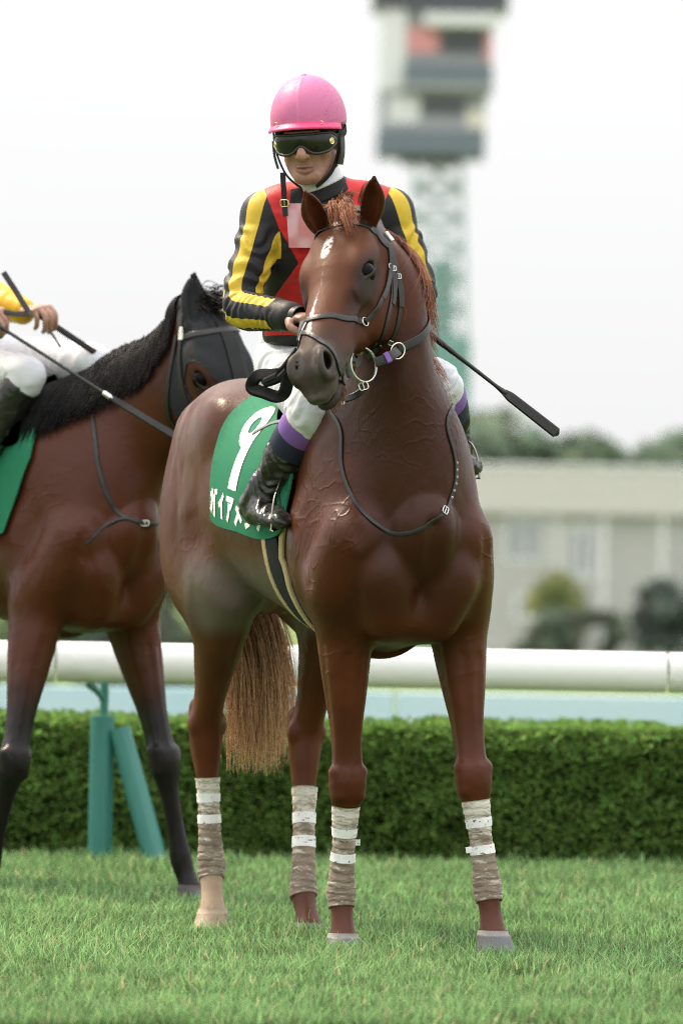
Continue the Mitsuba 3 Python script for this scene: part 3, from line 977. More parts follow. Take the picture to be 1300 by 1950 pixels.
def ear_blob(s, base, tip, front, length=.165, width=.036):
    """One ear, its opening turned to front."""
    base, tip = np.asarray(base, float), np.asarray(tip, float)
    ax = unit(tip - base)
    fr = unit(np.asarray(front, float) - ax * (np.dot(front, ax)))
    sd = np.cross(ax, fr)
    k = np.array([-.10, .12, .32, .52, .72, .88, 1.0])
    w = width * np.array([.62, .80, .98, 1.0, .78, .40, .14])
    bend = np.array([0, 0, .004, .006, .003, -.003, -.008])
    p = base + ax * (k * length)[:, None] - fr * bend[:, None]
    B = Blob().add(Loft(p, w, w * np.array([.8, .75, .66, .58, .5, .4, .5]), sd, step=.015), .01)
    p2 = p + fr * (w * .62)[:, None] - ax * .004
    B.sub(Loft(p2[1:-1], w[1:-1] * .80, w[1:-1] * .72, sd, step=.015), .006)
    return B


def leg_points(pts, ru, rw, side=(0, 1, 0), step=.03):
    return Loft(pts, ru, rw, side, step)


def lerp(a, b, t):
    return np.asarray(a, float) * (1 - t) + np.asarray(b, float) * t


FORE_R = [  # along, lateral, fore-aft
    (0.00, .075, .105), (.25, .070, .085), (.55, .054, .062), (.82, .041, .046), (.93, .046, .046), (1.0, .050, .048), (1.07, .050, .047)]


def fore_leg(E, K, Fk, C):
    """Elbow, knee, fetlock and coronet to one tapering leg."""
    E, K, Fk, C = (np.asarray(v, float) for v in (E, K, Fk, C))
    p = [lerp(E, K, t) for t in (0, .25, .5, .72, .88)] + [K, lerp(K, Fk, .14), lerp(K, Fk, .28), lerp(K, Fk, .55), lerp(K, Fk, .82), Fk, lerp(Fk, C, .5), C]
    ru = [.078, .069, .055, .042, .041, .053, .048, .031, .0245, .0265, .0345, .028, .037]
    rw = [.115, .090, .068, .050, .044, .048, .044, .034, .030, .033, .040, .029, .040]
    B = Blob().add(Loft(p, ru, rw, (0, 1, 0), .02), .03)
    d = unit(Fk - K)
    B.add(Ell(K + np.array([.022, 0, 0]), (.022, .042, .045)), .02)
    B.add(Ell(K + np.array([-.035, 0, 0.004]), (.022, .022, .035)), .02)
    for s in (-1, 1):
        B.add(Ell(K + np.array([.004, s * .036, .026]), (.028, .018, .018)), .012)
        B.add(Ell(K + np.array([.012, s * .026, -.040]), (.024, .018, .018)), .012)
        B.groove(Loft([lerp(E, K, .25) + [.085, s * .022, 0], lerp(E, K, .55) + [.062, s * .018, 0], lerp(E, K, .90) + [.045, s * .016, 0]], .002, step=.02), .0045, .011)
        B.groove(Loft([lerp(E, K, .20) + [.02, s * .078, 0], lerp(E, K, .55) + [.005, s * .058, 0], lerp(E, K, .90) + [-.008, s * .044, 0]], .002, step=.02), .0045, .012)
    return B


def hind_leg(S, Hk, Fk, C, side):
    S, Hk, Fk, C = (np.asarray(v, float) for v in (S, Hk, Fk, C))
    p = [S, lerp(S, Hk, .3), lerp(S, Hk, .6), lerp(S, Hk, .84), Hk, lerp(Hk, Fk, .15), lerp(Hk, Fk, .32), lerp(Hk, Fk, .6), lerp(Hk, Fk, .85), Fk, lerp(Fk, C, .5), C]
    ru = [.098, .079, .056, .041, .049, .044, .031, .0265, .0285, .0365, .029, .039]
    rw = [.170, .122, .078, .056, .060, .052, .038, .033, .035, .042, .031, .042]
    B = Blob().add(Loft(p, ru, rw, (0, 1, 0), .02), .03)
    point = Hk + np.array([-.085, 0, .055])
    B.add(Loft([lerp(S, Hk, .55) + [-.055, 0, 0], lerp(S, Hk, .82) + [-.055, 0, 0], point, Hk + [-.052, 0, -.05], lerp(Hk, Fk, .3) + [-.018, 0, 0]],
               [.030, .016, .023, .026, .02], [.03, .018, .026, .03, .02], (0, 1, 0), .02), .03)
    for s in (-1, 1):
        B.add(Ell(Hk + np.array([.012, s * .036, .01]), (.03, .02, .03)), .018)
    return B


def horse_blob(P):
    """The whole horse in its own frame, from a pose P."""
    B = Blob()
    st = np.array([  # x, top, bottom, half-width
        (-.90, 1.40, 1.10, .09), (-.82, 1.49, 1.00, .16), (-.70, 1.555, .93, .215), (-.55, 1.600, .92, .255), (-.40, 1.590, .955, .260), (-.25, 1.555, .955, .265), (-.05, 1.525, .915, .268),
        (.12, 1.530, .875, .248), (.26, 1.570, .855, .222), (.38, 1.600, .85, .200), (.50, 1.56, .86, .180), (.58, 1.41, .93, .155), (.65, 1.265, .985, .10)])
    c = np.stack([st[:, 0], st[:, 0] * 0, (st[:, 1] + st[:, 2]) / 2], 1)
    B.add(Loft(c, st[:, 3], (st[:, 1] - st[:, 2]) / 2, (0, 1, 0), .06, power=2.25), .03)
    N = np.asarray(P['neck'], float)          # x y z, lateral, deep
    B.add(Loft(N[:, :3], N[:, 3], N[:, 4], P.get('neck_side', (0, 1, 0)), .04), .07)
    if 'throat' in P:
        for a, b, ra, rb, k in P['throat']:
            B.add(_Cap(a, b, ra, rb), k)
    for s, leg in ((1, 'LF'), (-1, 'RF')):
        E = np.asarray(P[leg][0], float)
        w = 0.0 if s > 0 else P.get('wide', 0.0)          # the shoulder that carries the weight stands out
        sh = np.array([.60, s * (.140 + w), 1.13])
        B.add(Loft([(.30, s * .10, 1.50), (.43, s * (.145 + w), 1.32), sh], [.05, .06, .06], [.10, .12, .09], (0, 1, 0), .05), .06)
        B.add(Loft([sh + [0.0, 0, 0], lerp(sh, E, .5) + [0, s * w * .8, 0], E + np.array([0, s * w * .4, .03])], [.085, .095, .085], [.095, .12, .115], (0, 1, 0), .05), .05)
        B.add(Ell((.365, s * (.168 + w), 1.12), (.13, .065, .17)), .035)             # triceps
        B.add(Ell((.645, s * .092, 1.035), (.072, .084, .095)), .022)         # breast
        B.add(Ell((.60, s * .075, .95), (.09, .07, .09)), .05)
    B.add(Ell((.47, 0, .915), (.18, .12, .072)), .06)
    for s, leg in ((1, 'LH'), (-1, 'RH')):
        S = np.asarray(P[leg][0], float)
        B.add(Ell((-.52, s * .125, 1.42), (.27, .138, .165)), .05)            # croup
        B.add(Ell((-.38, s * .215, 1.46), (.06, .030, .06)), .07)             # hip bone
        B.add(Loft([(-.62, s * .150, 1.40), (-.66, s * .168, 1.18), lerp((-.60, s * .17, .98), S, .6)], [.10, .115, .10], [.20, .215, .17], (0, 1, 0), .05), .05)
        B.add(Loft([(-.84, s * .10, 1.36), (-.86, s * .13, 1.15), S + np.array([-.10, 0, -.05])], [.07, .08, .06], [.07, .09, .09], (0, 1, 0), .05), .06)
        B.add(Ell(S + np.array([.07, 0, .03]), (.08, .07, .10)), .05)         # stifle
    for leg in ('LF', 'RF'):
        for op in fore_leg(*P[leg]).ops:
            B.ops.append(op)
    for s, leg in ((1, 'LH'), (-1, 'RH')):
        for op in hind_leg(*P[leg], s).ops:
            B.ops.append(op)
    # creases between the muscles
    for s in (-1, 1):
        B.groove(_Cap((.70, s * .19, 1.16), (.55, s * .13, .92), .004, .004), .007, .016)
        B.groove(_Cap((.44, s * .27, 1.20), (.52, s * .27, 1.02), .01, .01), .006, .02)
        B.groove(_Cap((.13, s * .28, 1.25), (.30, s * .30, .98), .01, .01), .009, .022)
    B.groove(_Cap((.76, 0, 1.17), (.70, 0, .90), .003, .003), .012, .018)
    # dip in front of the shoulder, beside the windpipe
    for a, b, r, dep, wid in P.get('grooves', ()):
        B.groove(_Cap(a, b, r, r), dep, wid)
    # head
    hb, o, R = P['head']
    for op, sh, k in hb.ops:
        if op == 0 and sh is hb.ops[0][1]:
            k = .03
        B.ops.append((op, Placed(sh, o, R), k))
    B.ops += P.get('ears', [])
    return B


def head_frame(poll, tip, face):
    """Rows t, l, n in the frame of poll and tip; face is roughly where the forehead looks."""
    t = unit(np.asarray(tip, float) - np.asarray(poll, float))
    n = unit(np.asarray(face, float) - np.dot(face, t) * t)
    return np.array([t, np.cross(n, t), n])


# ------------------------------------------------------------------ strands, and places on a body's surface
def strands(paths, radius, taper=.25, sides=3):
    """Hair: paths (n, m, 3) as thin tapering tubes. Returns vertices, triangles and how far along each vertex lies."""
    p = np.asarray(paths, float)
    n, m, _ = p.shape
    t = unit(np.gradient(p, axis=1))
    ref = np.where(np.abs(t[..., 2:]) < .85, [0, 0, 1.0], [1.0, 0, 0])
    a = unit(np.cross(t, ref))
    b = np.cross(t, a)
    k = np.linspace(0, 1, m)
    r = np.broadcast_to(radius, (n,))[:, None] * (np.minimum(1, .5 + 4 * k) * (1 - (1 - taper) * k ** 2))[None]
    ang = np.arange(sides) * 2 * np.pi / sides
    v = p[:, :, None] + r[..., None, None] * (np.cos(ang)[:, None] * a[:, :, None] + np.sin(ang)[:, None] * b[:, :, None])
    i, j = np.meshgrid(np.arange(m - 1), np.arange(sides), indexing='ij')
    q = np.stack([i * sides + j, i * sides + (j + 1) % sides, (i + 1) * sides + (j + 1) % sides, (i + 1) * sides + j], -1).reshape(-1, 4)
    f = np.vstack([q[:, [0, 1, 2]], q[:, [0, 2, 3]]])
    f = (f[None] + (np.arange(n) * m * sides)[:, None, None]).reshape(-1, 3)
    return v.reshape(-1, 3), f, np.repeat(np.tile(k, (n, 1)), sides, axis=1).reshape(-1), np.repeat(np.arange(n), m * sides)


def wavy(rng, base, off, spread, wave, m):
    """n strands that follow a guide (m, 3), set apart by off (n, 3) times spread (m), with a wave."""
    n = len(off)
    k = np.linspace(0, 1, m)
    ph, fr = rng.uniform(0, 6.3, (n, 3)), rng.uniform(.6, 1.6, (n, 3))
    w = np.sin(ph[:, None] + fr[:, None] * 6.3 * k[None, :, None]) * wave * k[None, :, None]
    return base[None] + off[:, None] * np.asarray(spread)[None, :, None] + w


class Surf:
    """A body (blob in a frame) that straps and cloth can be laid on; all in world coordinates."""

    def __init__(self, blob, frame):
        self.b, self.f = blob, frame

    def d(self, p, margin=.35):
        return self.b(self.f.into(np.atleast_2d(p)), margin=margin)

    def pick(self, px, d0=18.4, d1=21.6, n=500):
        """Where the pixels' sight lines first meet the body."""
        px = np.atleast_2d(np.asarray(px, float))
        ds = np.linspace(d0, d1, n)
        out = []
        for x, y in px:
            a, b = at(x, y, d0), at(x, y, d1)
            P = a + (b - a) * ((ds - d0) / (d1 - d0))[:, None]
            v = self.d(P, .12)
            i = np.flatnonzero(v < 0)
            if len(i) == 0:
                i = np.argmin(v)
                out.append(P[i])
                continue
            i = max(int(i[0]), 1)
            t = v[i - 1] / (v[i - 1] - v[i]) if v[i - 1] < .5 else .9
            out.append(P[i - 1] * (1 - t) + P[i] * t)
        return self.lay(np.array(out), 0.0)

    def normal(self, p):
        q = self.f.into(np.atleast_2d(p))
        g, d = gradient(lambda x: self.b(x, margin=.35), q, .003)
        return g @ self.f.R, d

    def lay(self, p, off, n=4):
        """Points moved onto the surface, off above it."""
        p = np.atleast_2d(np.asarray(p, float)).copy()
        for _ in range(n):
            g, d = self.normal(p)
            p += np.clip(off - d, -.05, .05)[:, None] * g
        return p

    def strap(self, pts, width, thick=.004, n=40, off=.0005, closed=False, smooth=3):
        p = self.lay(spline(pts, n, closed), off)
        for _ in range(smooth):
            q = p.copy()
            q[1:-1] = (p[:-2] + 2 * p[1:-1] + p[2:]) / 4
            p = q
        g, d = self.normal(p)
        p = p + np.maximum(off - d, 0)[:, None] * g
        for _ in range(3):
            g[1:-1] = unit(g[:-2] + 2 * g[1:-1] + g[2:])
        return ribbon(p, g, width, thick, closed)


def buckle(c, u, v, w=.016, h=.022, r=.0018):
    """A rectangular metal frame with its tongue."""
    u, v = unit(u), unit(v)
    k = np.array([(-1, -.6), (-1, .6), (-.7, 1), (.7, 1), (1, .6), (1, -.6), (.7, -1), (-.7, -1), (-1, -.6)])
    p = c + k[:, :1] * u * w / 2 + k[:, 1:] * v * h / 2
    return join([tube(p, r, 6, caps=False), tube(np.array([c - v * h / 2, c, c + v * h / 2]), r * .8, 5)])


CH = Frame(-.012, 19.964, 20)


def chestnut_pose():
    f = CH
    P = {'wide': .030}
    P['LF'] = [(.45, .19, .93), f.pxx(899, 1478, .54), f.pxx(928, 1692, .555), f.pxx(938, 1780, .585)]
    P['RF'] = [(.44, -.135, .93), f.pxx(661, 1488, .42), f.pxx(649, 1700, .36), f.pxx(653, 1785, .385)]
    P['RH'] = [(-.46, -.165, 1.03), f.pxx(392, 1385, -.80), f.pxx(402, 1648, -.80), f.pxx(405, 1738, -.75)]
    P['LH'] = [(-.40, .15, 1.00), f.pxx(581, 1400, -.62), f.pxx(577, 1703, -.53), f.pxx(588, 1765, -.475)]
    poll, tip = f.into(at(645, 402, 19.28)), f.into(at(566, 735, 18.875))
    yaw = math.radians(35)
    face = np.array([-math.sin(yaw), -math.cos(yaw), .45]) @ f.R.T
    R = head_frame(poll, tip, face)
    P['head'] = (head_blob(), poll, R)
    n1, n2, n3 = f.pxx(757, 900, .55), f.pxx(742, 700, .565), f.pxx(735, 540, .585)
    atlas = poll + R[0] * .015 - R[2] * .125
    P['neck'] = np.array([[.22, .0, 1.02, .15, .25], [.36, .0, 1.19, .175, .285], [.485, n1[1] * .5, 1.385, .158, .255], [*n2, .110, .185], [*n3, .088, .140], [*atlas, .070, .095]])
    fr = lambda q: np.asarray(q, float) @ f.R.T      # world direction to horse
    H = lambda t, l, n: poll + np.array([t, l, n]) @ R
    P['ears'] = []
    for s, base, tp, front in ((-1, H(.020, -.066, -.045), f.into(at(568, 347, 19.20)), fr((.60, -1, .1))), (1, H(.015, .066, -.055), f.into(at(717, 328, 19.16)), fr((-.50, -1, .1)))):
        for op in ear_blob(s, base, tp, front).ops:
            P['ears'].append(op)
    return P


# ------------------------------------------------------------------ the chestnut racehorse
def chestnut_color(V, N, head, legs):
    x, y, z = V.T
    t, l, n = head.T
    f = lambda s, k=0: meshkit.fbm(V * s + k, 3)
    base = np.array([.066, .0172, .0064])
    c = np.tile(base, (len(V), 1)) * (.80 + .42 * f(7.0))[:, None]
    def paint(col, w):
        nonlocal c
        c = c * (1 - w[:, None]) + np.asarray(col)[None] * w[:, None]
    paint((.098, .0255, .0095), .6 * smooth01(.95, .75, z) * smooth01(.3, .5, f(4, 3)))          # redder legs
    paint((.046, .0145, .0085), .75 * smooth01(1.3, 1.5, z) * smooth01(-.55, .1, x) * (1 - smooth01(.35, .6, x)))
    neck_shade = smooth01(.30, .50, x) * smooth01(.86, 1.0, z) * smooth01(.22, .10, np.abs(y + .02) - .06 * (f(8, 17) - .5))
    neck_shade = np.maximum(neck_shade, smooth01(.40, .52, x) * smooth01(1.25, 1.4, z)) * (1 - smooth01(-.10, .0, t) * smooth01(-.30, -.20, n))
    paint((.033, .0105, .0060), .72 * neck_shade * smooth01(.22, .48, f(5, 23)))           # shade on neck and breast, painted into the coat
    # clipped, sweaty grey-brown under the flank and behind the girth
    w = smooth01(-.62, -.45, x) * (1 - smooth01(.16, .30, x)) * smooth01(1.12, 1.02, z + .05 * (f(9, 5) - .5)) * smooth01(.84, .9, z) * (np.abs(y) > .02)
    paint((.115, .090, .078), .9 * w)
    paint((.125, .085, .070), .35 * smooth01(1.35, 1.5, z) * smooth01(-.2, -.45, x) * smooth01(.35, .65, f(6, 8)))   # highlight on the rump, put into the coat colour
    streak = meshkit.fbm(V * [16, 16, 5] + 31, 3)
    paint((.22, .165, .145), .45 * smooth01(-.35, -.62, x) * smooth01(-.10, -.18, y) * smooth01(1.08, 1.25, z) * smooth01(.50, .68, streak))  # more of the rump highlight, painted as pale streaks
    on = smooth01(-.07, -.03, t) * smooth01(.70, .66, t) * smooth01(.19, .14, np.abs(l)) * smooth01(-.30, -.24, n) * smooth01(1.32, 1.38, z)
    paint((.105, .033, .012), on * .7 * smooth01(.02, -.05, n * -1 - .06) * smooth01(.02, .1, t) * (1 - smooth01(.36, .46, t)))
    # darker round the eyes and along the nose
    for s in (-1, 1):
        d = np.sqrt(((t - .215) / .085) ** 2 + ((l - s * .095) / .055) ** 2 + ((n + .065) / .062) ** 2)
        paint((.024, .017, .0155), on * .92 * smooth01(1.15, .45, d + .25 * (f(20) - .5)))
        d = np.sqrt(((t - .30) / .085) ** 2 + ((l - s * .08) / .05) ** 2 + ((n + .085) / .05) ** 2)
        paint((.036, .022, .019), on * .75 * smooth01(1.2, .4, d))
    mz = on * smooth01(.43, .52, t + .03 * (f(18, 2) - .5) + .05 * (n < -.1))
    paint((.050, .029, .022), on * .7 * smooth01(.36, .47, t + .04 * (f(14, 4) - .5)))
    paint((.047, .034, .029), .9 * mz)
    paint((.085, .068, .056), .75 * mz * smooth01(-.062, -.088, n) * smooth01(.35, .6, f(30)))
    paint((.022, .017, .015), .8 * mz * smooth01(-.122, -.132, n))
    paint((.17, .13, .105), on * .8 * np.exp(-((n + .114) / .006) ** 2) * smooth01(.51, .54, t))
    for s in (-1, 1):      # pale rims of the nostrils, and the inside
        d = np.sqrt(((t - .538) / .034) ** 2 + ((l - s * .0445) / .030) ** 2 + ((n + .031) / .026) ** 2)
        paint((.080, .070, .066), on * .7 * smooth01(.75, .95, d) * smooth01(1.35, 1.05, d))
        d = np.sqrt(((t - .534) / .024) ** 2 + ((l - s * .038) / .019) ** 2 + ((n + .039) / .019) ** 2)
        paint((.008, .005, .004), on * smooth01(1.15, .80, d))
    # star and snip
    jag = .012 * (f(60, 11) - .5) * 2
    d = np.sqrt(((t - .142) / .040) ** 2 + ((l + .004 + .10 * (t - .15)) / .0155) ** 2)
    paint((.62, .57, .54), on * (n > -.09) * smooth01(1.12, .82, d + 14 * jag * .5) * smooth01(.30, .48, f(120, 7)))
    ll = -.002 - .010 * np.sin((t - .28) * 12)
    wd = .0012 + .0062 * smooth01(.30, .41, t)
    paint((.56, .51, .48), on * (n > -.09) * smooth01(.285, .33, t) * (1 - smooth01(.425, .445, t)) * smooth01(1.25, .8, (np.abs(l - ll) + .3 * jag) / wd) * (1 - .65 * smooth01(.30, .26, t)))
    paint((.40, .33, .30), on * (n > -.09) * (np.abs(l + .002) < .0022 + .3 * jag) * smooth01(.19, .20, t) * (1 - smooth01(.27, .28, t)) * .28 * smooth01(.4, .6, f(90, 13)))
    # ears, dark inside
    ear = (t < .01) & (z > 1.9) & (n > -.16)
    paint((.040, .016, .010), .85 * ear * smooth01(.0, -.04, t))
    # one white sock
    rh = legs['RH']
    k = 1 - smooth01(.155, .20, z + .03 * (f(30, 6) - .5))
    near = (np.linalg.norm(V[:, :2] - np.asarray(rh[3])[None, :2], axis=1) < .14) & (y < .02) & (x < -.55)
    paint((.40, .29, .20), near * k * (.75 + .35 * f(40, 9)))
    # dusty knees and fetlocks
    for leg in ('LF', 'RF', 'LH'):
        q = np.asarray(legs[leg][3])
        near = np.linalg.norm(V[:, :2] - q[None, :2], axis=1) < .15
        paint((.10, .036, .024), near * smooth01(.16, .10, z) * .8)
    return np.clip(c, .003, .9)


def hoof(key, frame, C, fwd=(1, 0, 0), color=((.17, .17, .18), (.30, .28, .25)), r=(.040, .043), grow=1.42, lean=.045):
    """A hoof: from the coronet it widens and slopes forward to the ground."""
    C = np.asarray(C, float)
    fwd = unit(fwd); side = np.cross([0, 0, 1.0], fwd)
    a = np.linspace(0, 2 * np.pi, 36, endpoint=False)
    rings, cols = [], []
    prof = [(0.004, .93, 0), (0, 1.03, 0), (-.06, 1.06, .04), (.12, 1.05, .1), (.35, 1.0 + .35 * (grow - 1), .35), (.65, 1 + .68 * (grow - 1), .65), (.93, grow, .95), (1.0, grow * .985, 1.0), (1.0, grow * .6, 1.0)]
    for i, (h, s, l) in enumerate(prof):
        z = C[2] * (1 - min(h, 1)) + .002 if h > .004 else C[2] + .012 - .012 * (i > 0)
        ca, sa = np.cos(a), np.sin(a)
        heel = np.where(ca < -.3, 1 - .22 * (-ca - .3), 1)
        p = C[None, :2] * 1.0 + (fwd[None, :2] * (ca * r[1] * s * heel + lean * l)[:, None] + side[None, :2] * (sa * r[0] * s)[:, None])
        rings.append(np.c_[p, np.full(36, z)])
        k = np.clip(h * 1.5, 0, 1)
        col = np.asarray(color[1]) * (1 - smooth01(.02, .14, h)) + np.asarray(color[0]) * smooth01(.02, .14, h)
        cols.append(np.tile(col, (36, 1)) * (.85 + .3 * meshkit.noise(np.c_[a * 3, a * 0 + i, a * 0])[:, None]))
    v = np.vstack(rings + [[[*(C[:2] + fwd[:2] * lean), .002]]])
    n = len(rings)
    i, j = np.meshgrid(np.arange(n - 1), np.arange(36), indexing='ij')
    q = np.stack([i * 36 + (j + 1) % 36, i * 36 + j, (i + 1) * 36 + j, (i + 1) * 36 + (j + 1) % 36], -1).reshape(-1, 4)
    f = np.vstack([q[:, [0, 1, 2]], q[:, [0, 2, 3]], [[(n - 1) * 36 + (k + 1) % 36, (n - 1) * 36 + k, n * 36] for k in range(36)]])
    obj(key, (frame.out(v), f), 'horn', smooth=True, color=np.vstack(cols + [[color[0]]]))


def bandage(key, frame, leg, top, bottom, label, group, kind, tapes, tabs, seed, ru=(.0315, .0265, .0365, .030), rw=(.034, .031, .041, .033)):
    """A wrap from below the knee over the fetlock, with strips of tape round it."""
    K, Fk, C = (np.asarray(v, float) for v in leg[1:])
    L = Loft([lerp(K, Fk, .08), lerp(K, Fk, .28), lerp(K, Fk, .55), lerp(K, Fk, .82), Fk, lerp(Fk, C, .45), C],
             [ru[0] + top * .062, ru[0] + top * .022, ru[1], ru[1] + .003, ru[2], ru[3], ru[3] + .002], [rw[0] + top * .07, rw[0] + top * .03, rw[1], rw[1] + .003, rw[2], rw[3], rw[3] + .004], (0, 1, 0), .02)
    s = np.arange(len(L.p)) * L.ds
    def ring(v0, v1, n, grow, lump):
        q = np.linspace(v0, v1, n) * s[-1]
        F = np.stack([np.interp(q, s, L.frame[:, k]) for k in range(14)], 1)
        a = np.linspace(0, 2 * np.pi, 41)
        vv = np.broadcast_to(((q / s[-1] - top) / (bottom - top))[:, None], (n, 41))
        spiral = (vv * 13 + a[None] / (2 * np.pi) + seed * .37) % 1.0
        up = grow + lump * (.0030 * spiral + .0022 * meshkit.noise(np.stack([np.cos(a)[None] * 2 + 0 * vv, np.sin(a)[None] * 2 + 0 * vv, vv * 14 + seed], -1)))
        rr = np.stack([F[:, 12:13] + up, F[:, 13:14] + up])
        p = F[:, None, :3] + F[:, None, 3:6] * (rr[0] * np.cos(a))[..., None] + F[:, None, 6:9] * (rr[1] * np.sin(a))[..., None]
        i, j = np.meshgrid(np.arange(n - 1), np.arange(40), indexing='ij')
        t = np.stack([i * 41 + j, i * 41 + j + 1, (i + 1) * 41 + j + 1, (i + 1) * 41 + j], -1).reshape(-1, 4)
        uv = np.stack([np.broadcast_to(a[None] / (2 * np.pi), (n, 41)), vv], -1).reshape(-1, 2)
        return p.reshape(-1, 3), np.vstack([t[:, [0, 1, 2]], t[:, [0, 2, 3]]]), uv
    p, f, uv = ring(top, bottom, 90, .0020, .8)
    # close the rims inwards
    n0 = len(p)
    for e, k in ((0, np.arange(41)), (1, np.arange(n0 - 41, n0))):
        c = p[k].mean(0)
        b = len(p)
        p = np.vstack([p, c + (p[k] - c) * .86]); uv = np.vstack([uv, uv[k]])
        t = np.array([[k[j], k[j + 1], b + j + 1, b + j] for j in range(40)])
        f = np.vstack([f, t[:, [0, 1, 2]], t[:, [0, 2, 3]]])
    m = trimesh.Trimesh(p, f, process=False)
    sign = 1 if m.volume > 0 else -1
    key = obj(f'{key}__wrap', (frame.out(p), f[:, ::sign]), 'bandage', smooth=True, uv=uv).rpartition('__')[0]
    tag(key, label, 'leg bandage', group)
    for i, (v0, v1) in enumerate(tapes):
        p, f, _ = ring(v0, v1, 6, .0060, .25)
        pin = p[np.r_[0:41, len(p) - 41:len(p)]]
        k = obj(f'{key}__tape', (frame.out(p), f[:, ::sign]), 'tape', smooth=True)
    for v, side in tabs:
        q = v * s[-1]
        F = np.array([np.interp(q, s, L.frame[:, k]) for k in range(14)])
        c = F[:3] + F[3:6] * side * (F[12] + .013)
        v, f = box((.016, .002, .017), chamfer=.0006)
        R = np.array([F[3:6], F[6:9], F[9:12]])
        obj(f'{key}__tape_end', (frame.out(v @ R + c), f), 'tape')
    return key


def build_chestnut():
    P = chestnut_pose()
    B = horse_blob(P)
    _, ho, hR = P['head']
    hp = [ho + np.array([t, l, n]) @ hR for t in (-.2, .62) for l in (-.13, .13) for n in (-.26, .06)]
    V, Fc = skin(B, .0115, fine=(np.min(hp, 0), np.max(hp, 0), .0048))
    head = (V - ho) @ hR.T
    w = smooth01(.70, .85, V[:, 2]) * smooth01(-.08, -.14, head[:, 0] - .5 * np.maximum(0, -head[:, 2] - .27))
    V = V + (relax(V, Fc, 3) - V) * w[:, None]
    N = vertex_normals(V, Fc)
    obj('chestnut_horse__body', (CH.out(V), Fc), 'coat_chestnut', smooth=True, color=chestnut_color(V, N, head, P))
    tag('chestnut_horse', 'chestnut racehorse with a white star, facing the camera under the rider in the pink cap', 'horse')
    for e in head_eyes():
        m = trimesh.creation.icosphere(4, EYE_R)
        obj('chestnut_horse__eye', (CH.out(np.array(m.vertices) + ho + e @ hR), m.faces), 'eye_ball', smooth=True)
    grey, pale = ((.105, .108, .118), (.26, .24, .22)), ((.33, .25, .17), (.42, .33, .24))
    for leg, col, fw, gr in (('LF', grey, (1, .10, 0), 1.38), ('RF', grey, (1, -.1, 0), 1.32), ('LH', grey, (1, .1, 0), 1.3), ('RH', pale, (1, -.7, 0), 1.25)):
        hoof('chestnut_horse__hoof', CH, P[leg][3], fw, col, (.043, .045), gr, .03)
    return P, B, Surf(B, CH), ho, hR


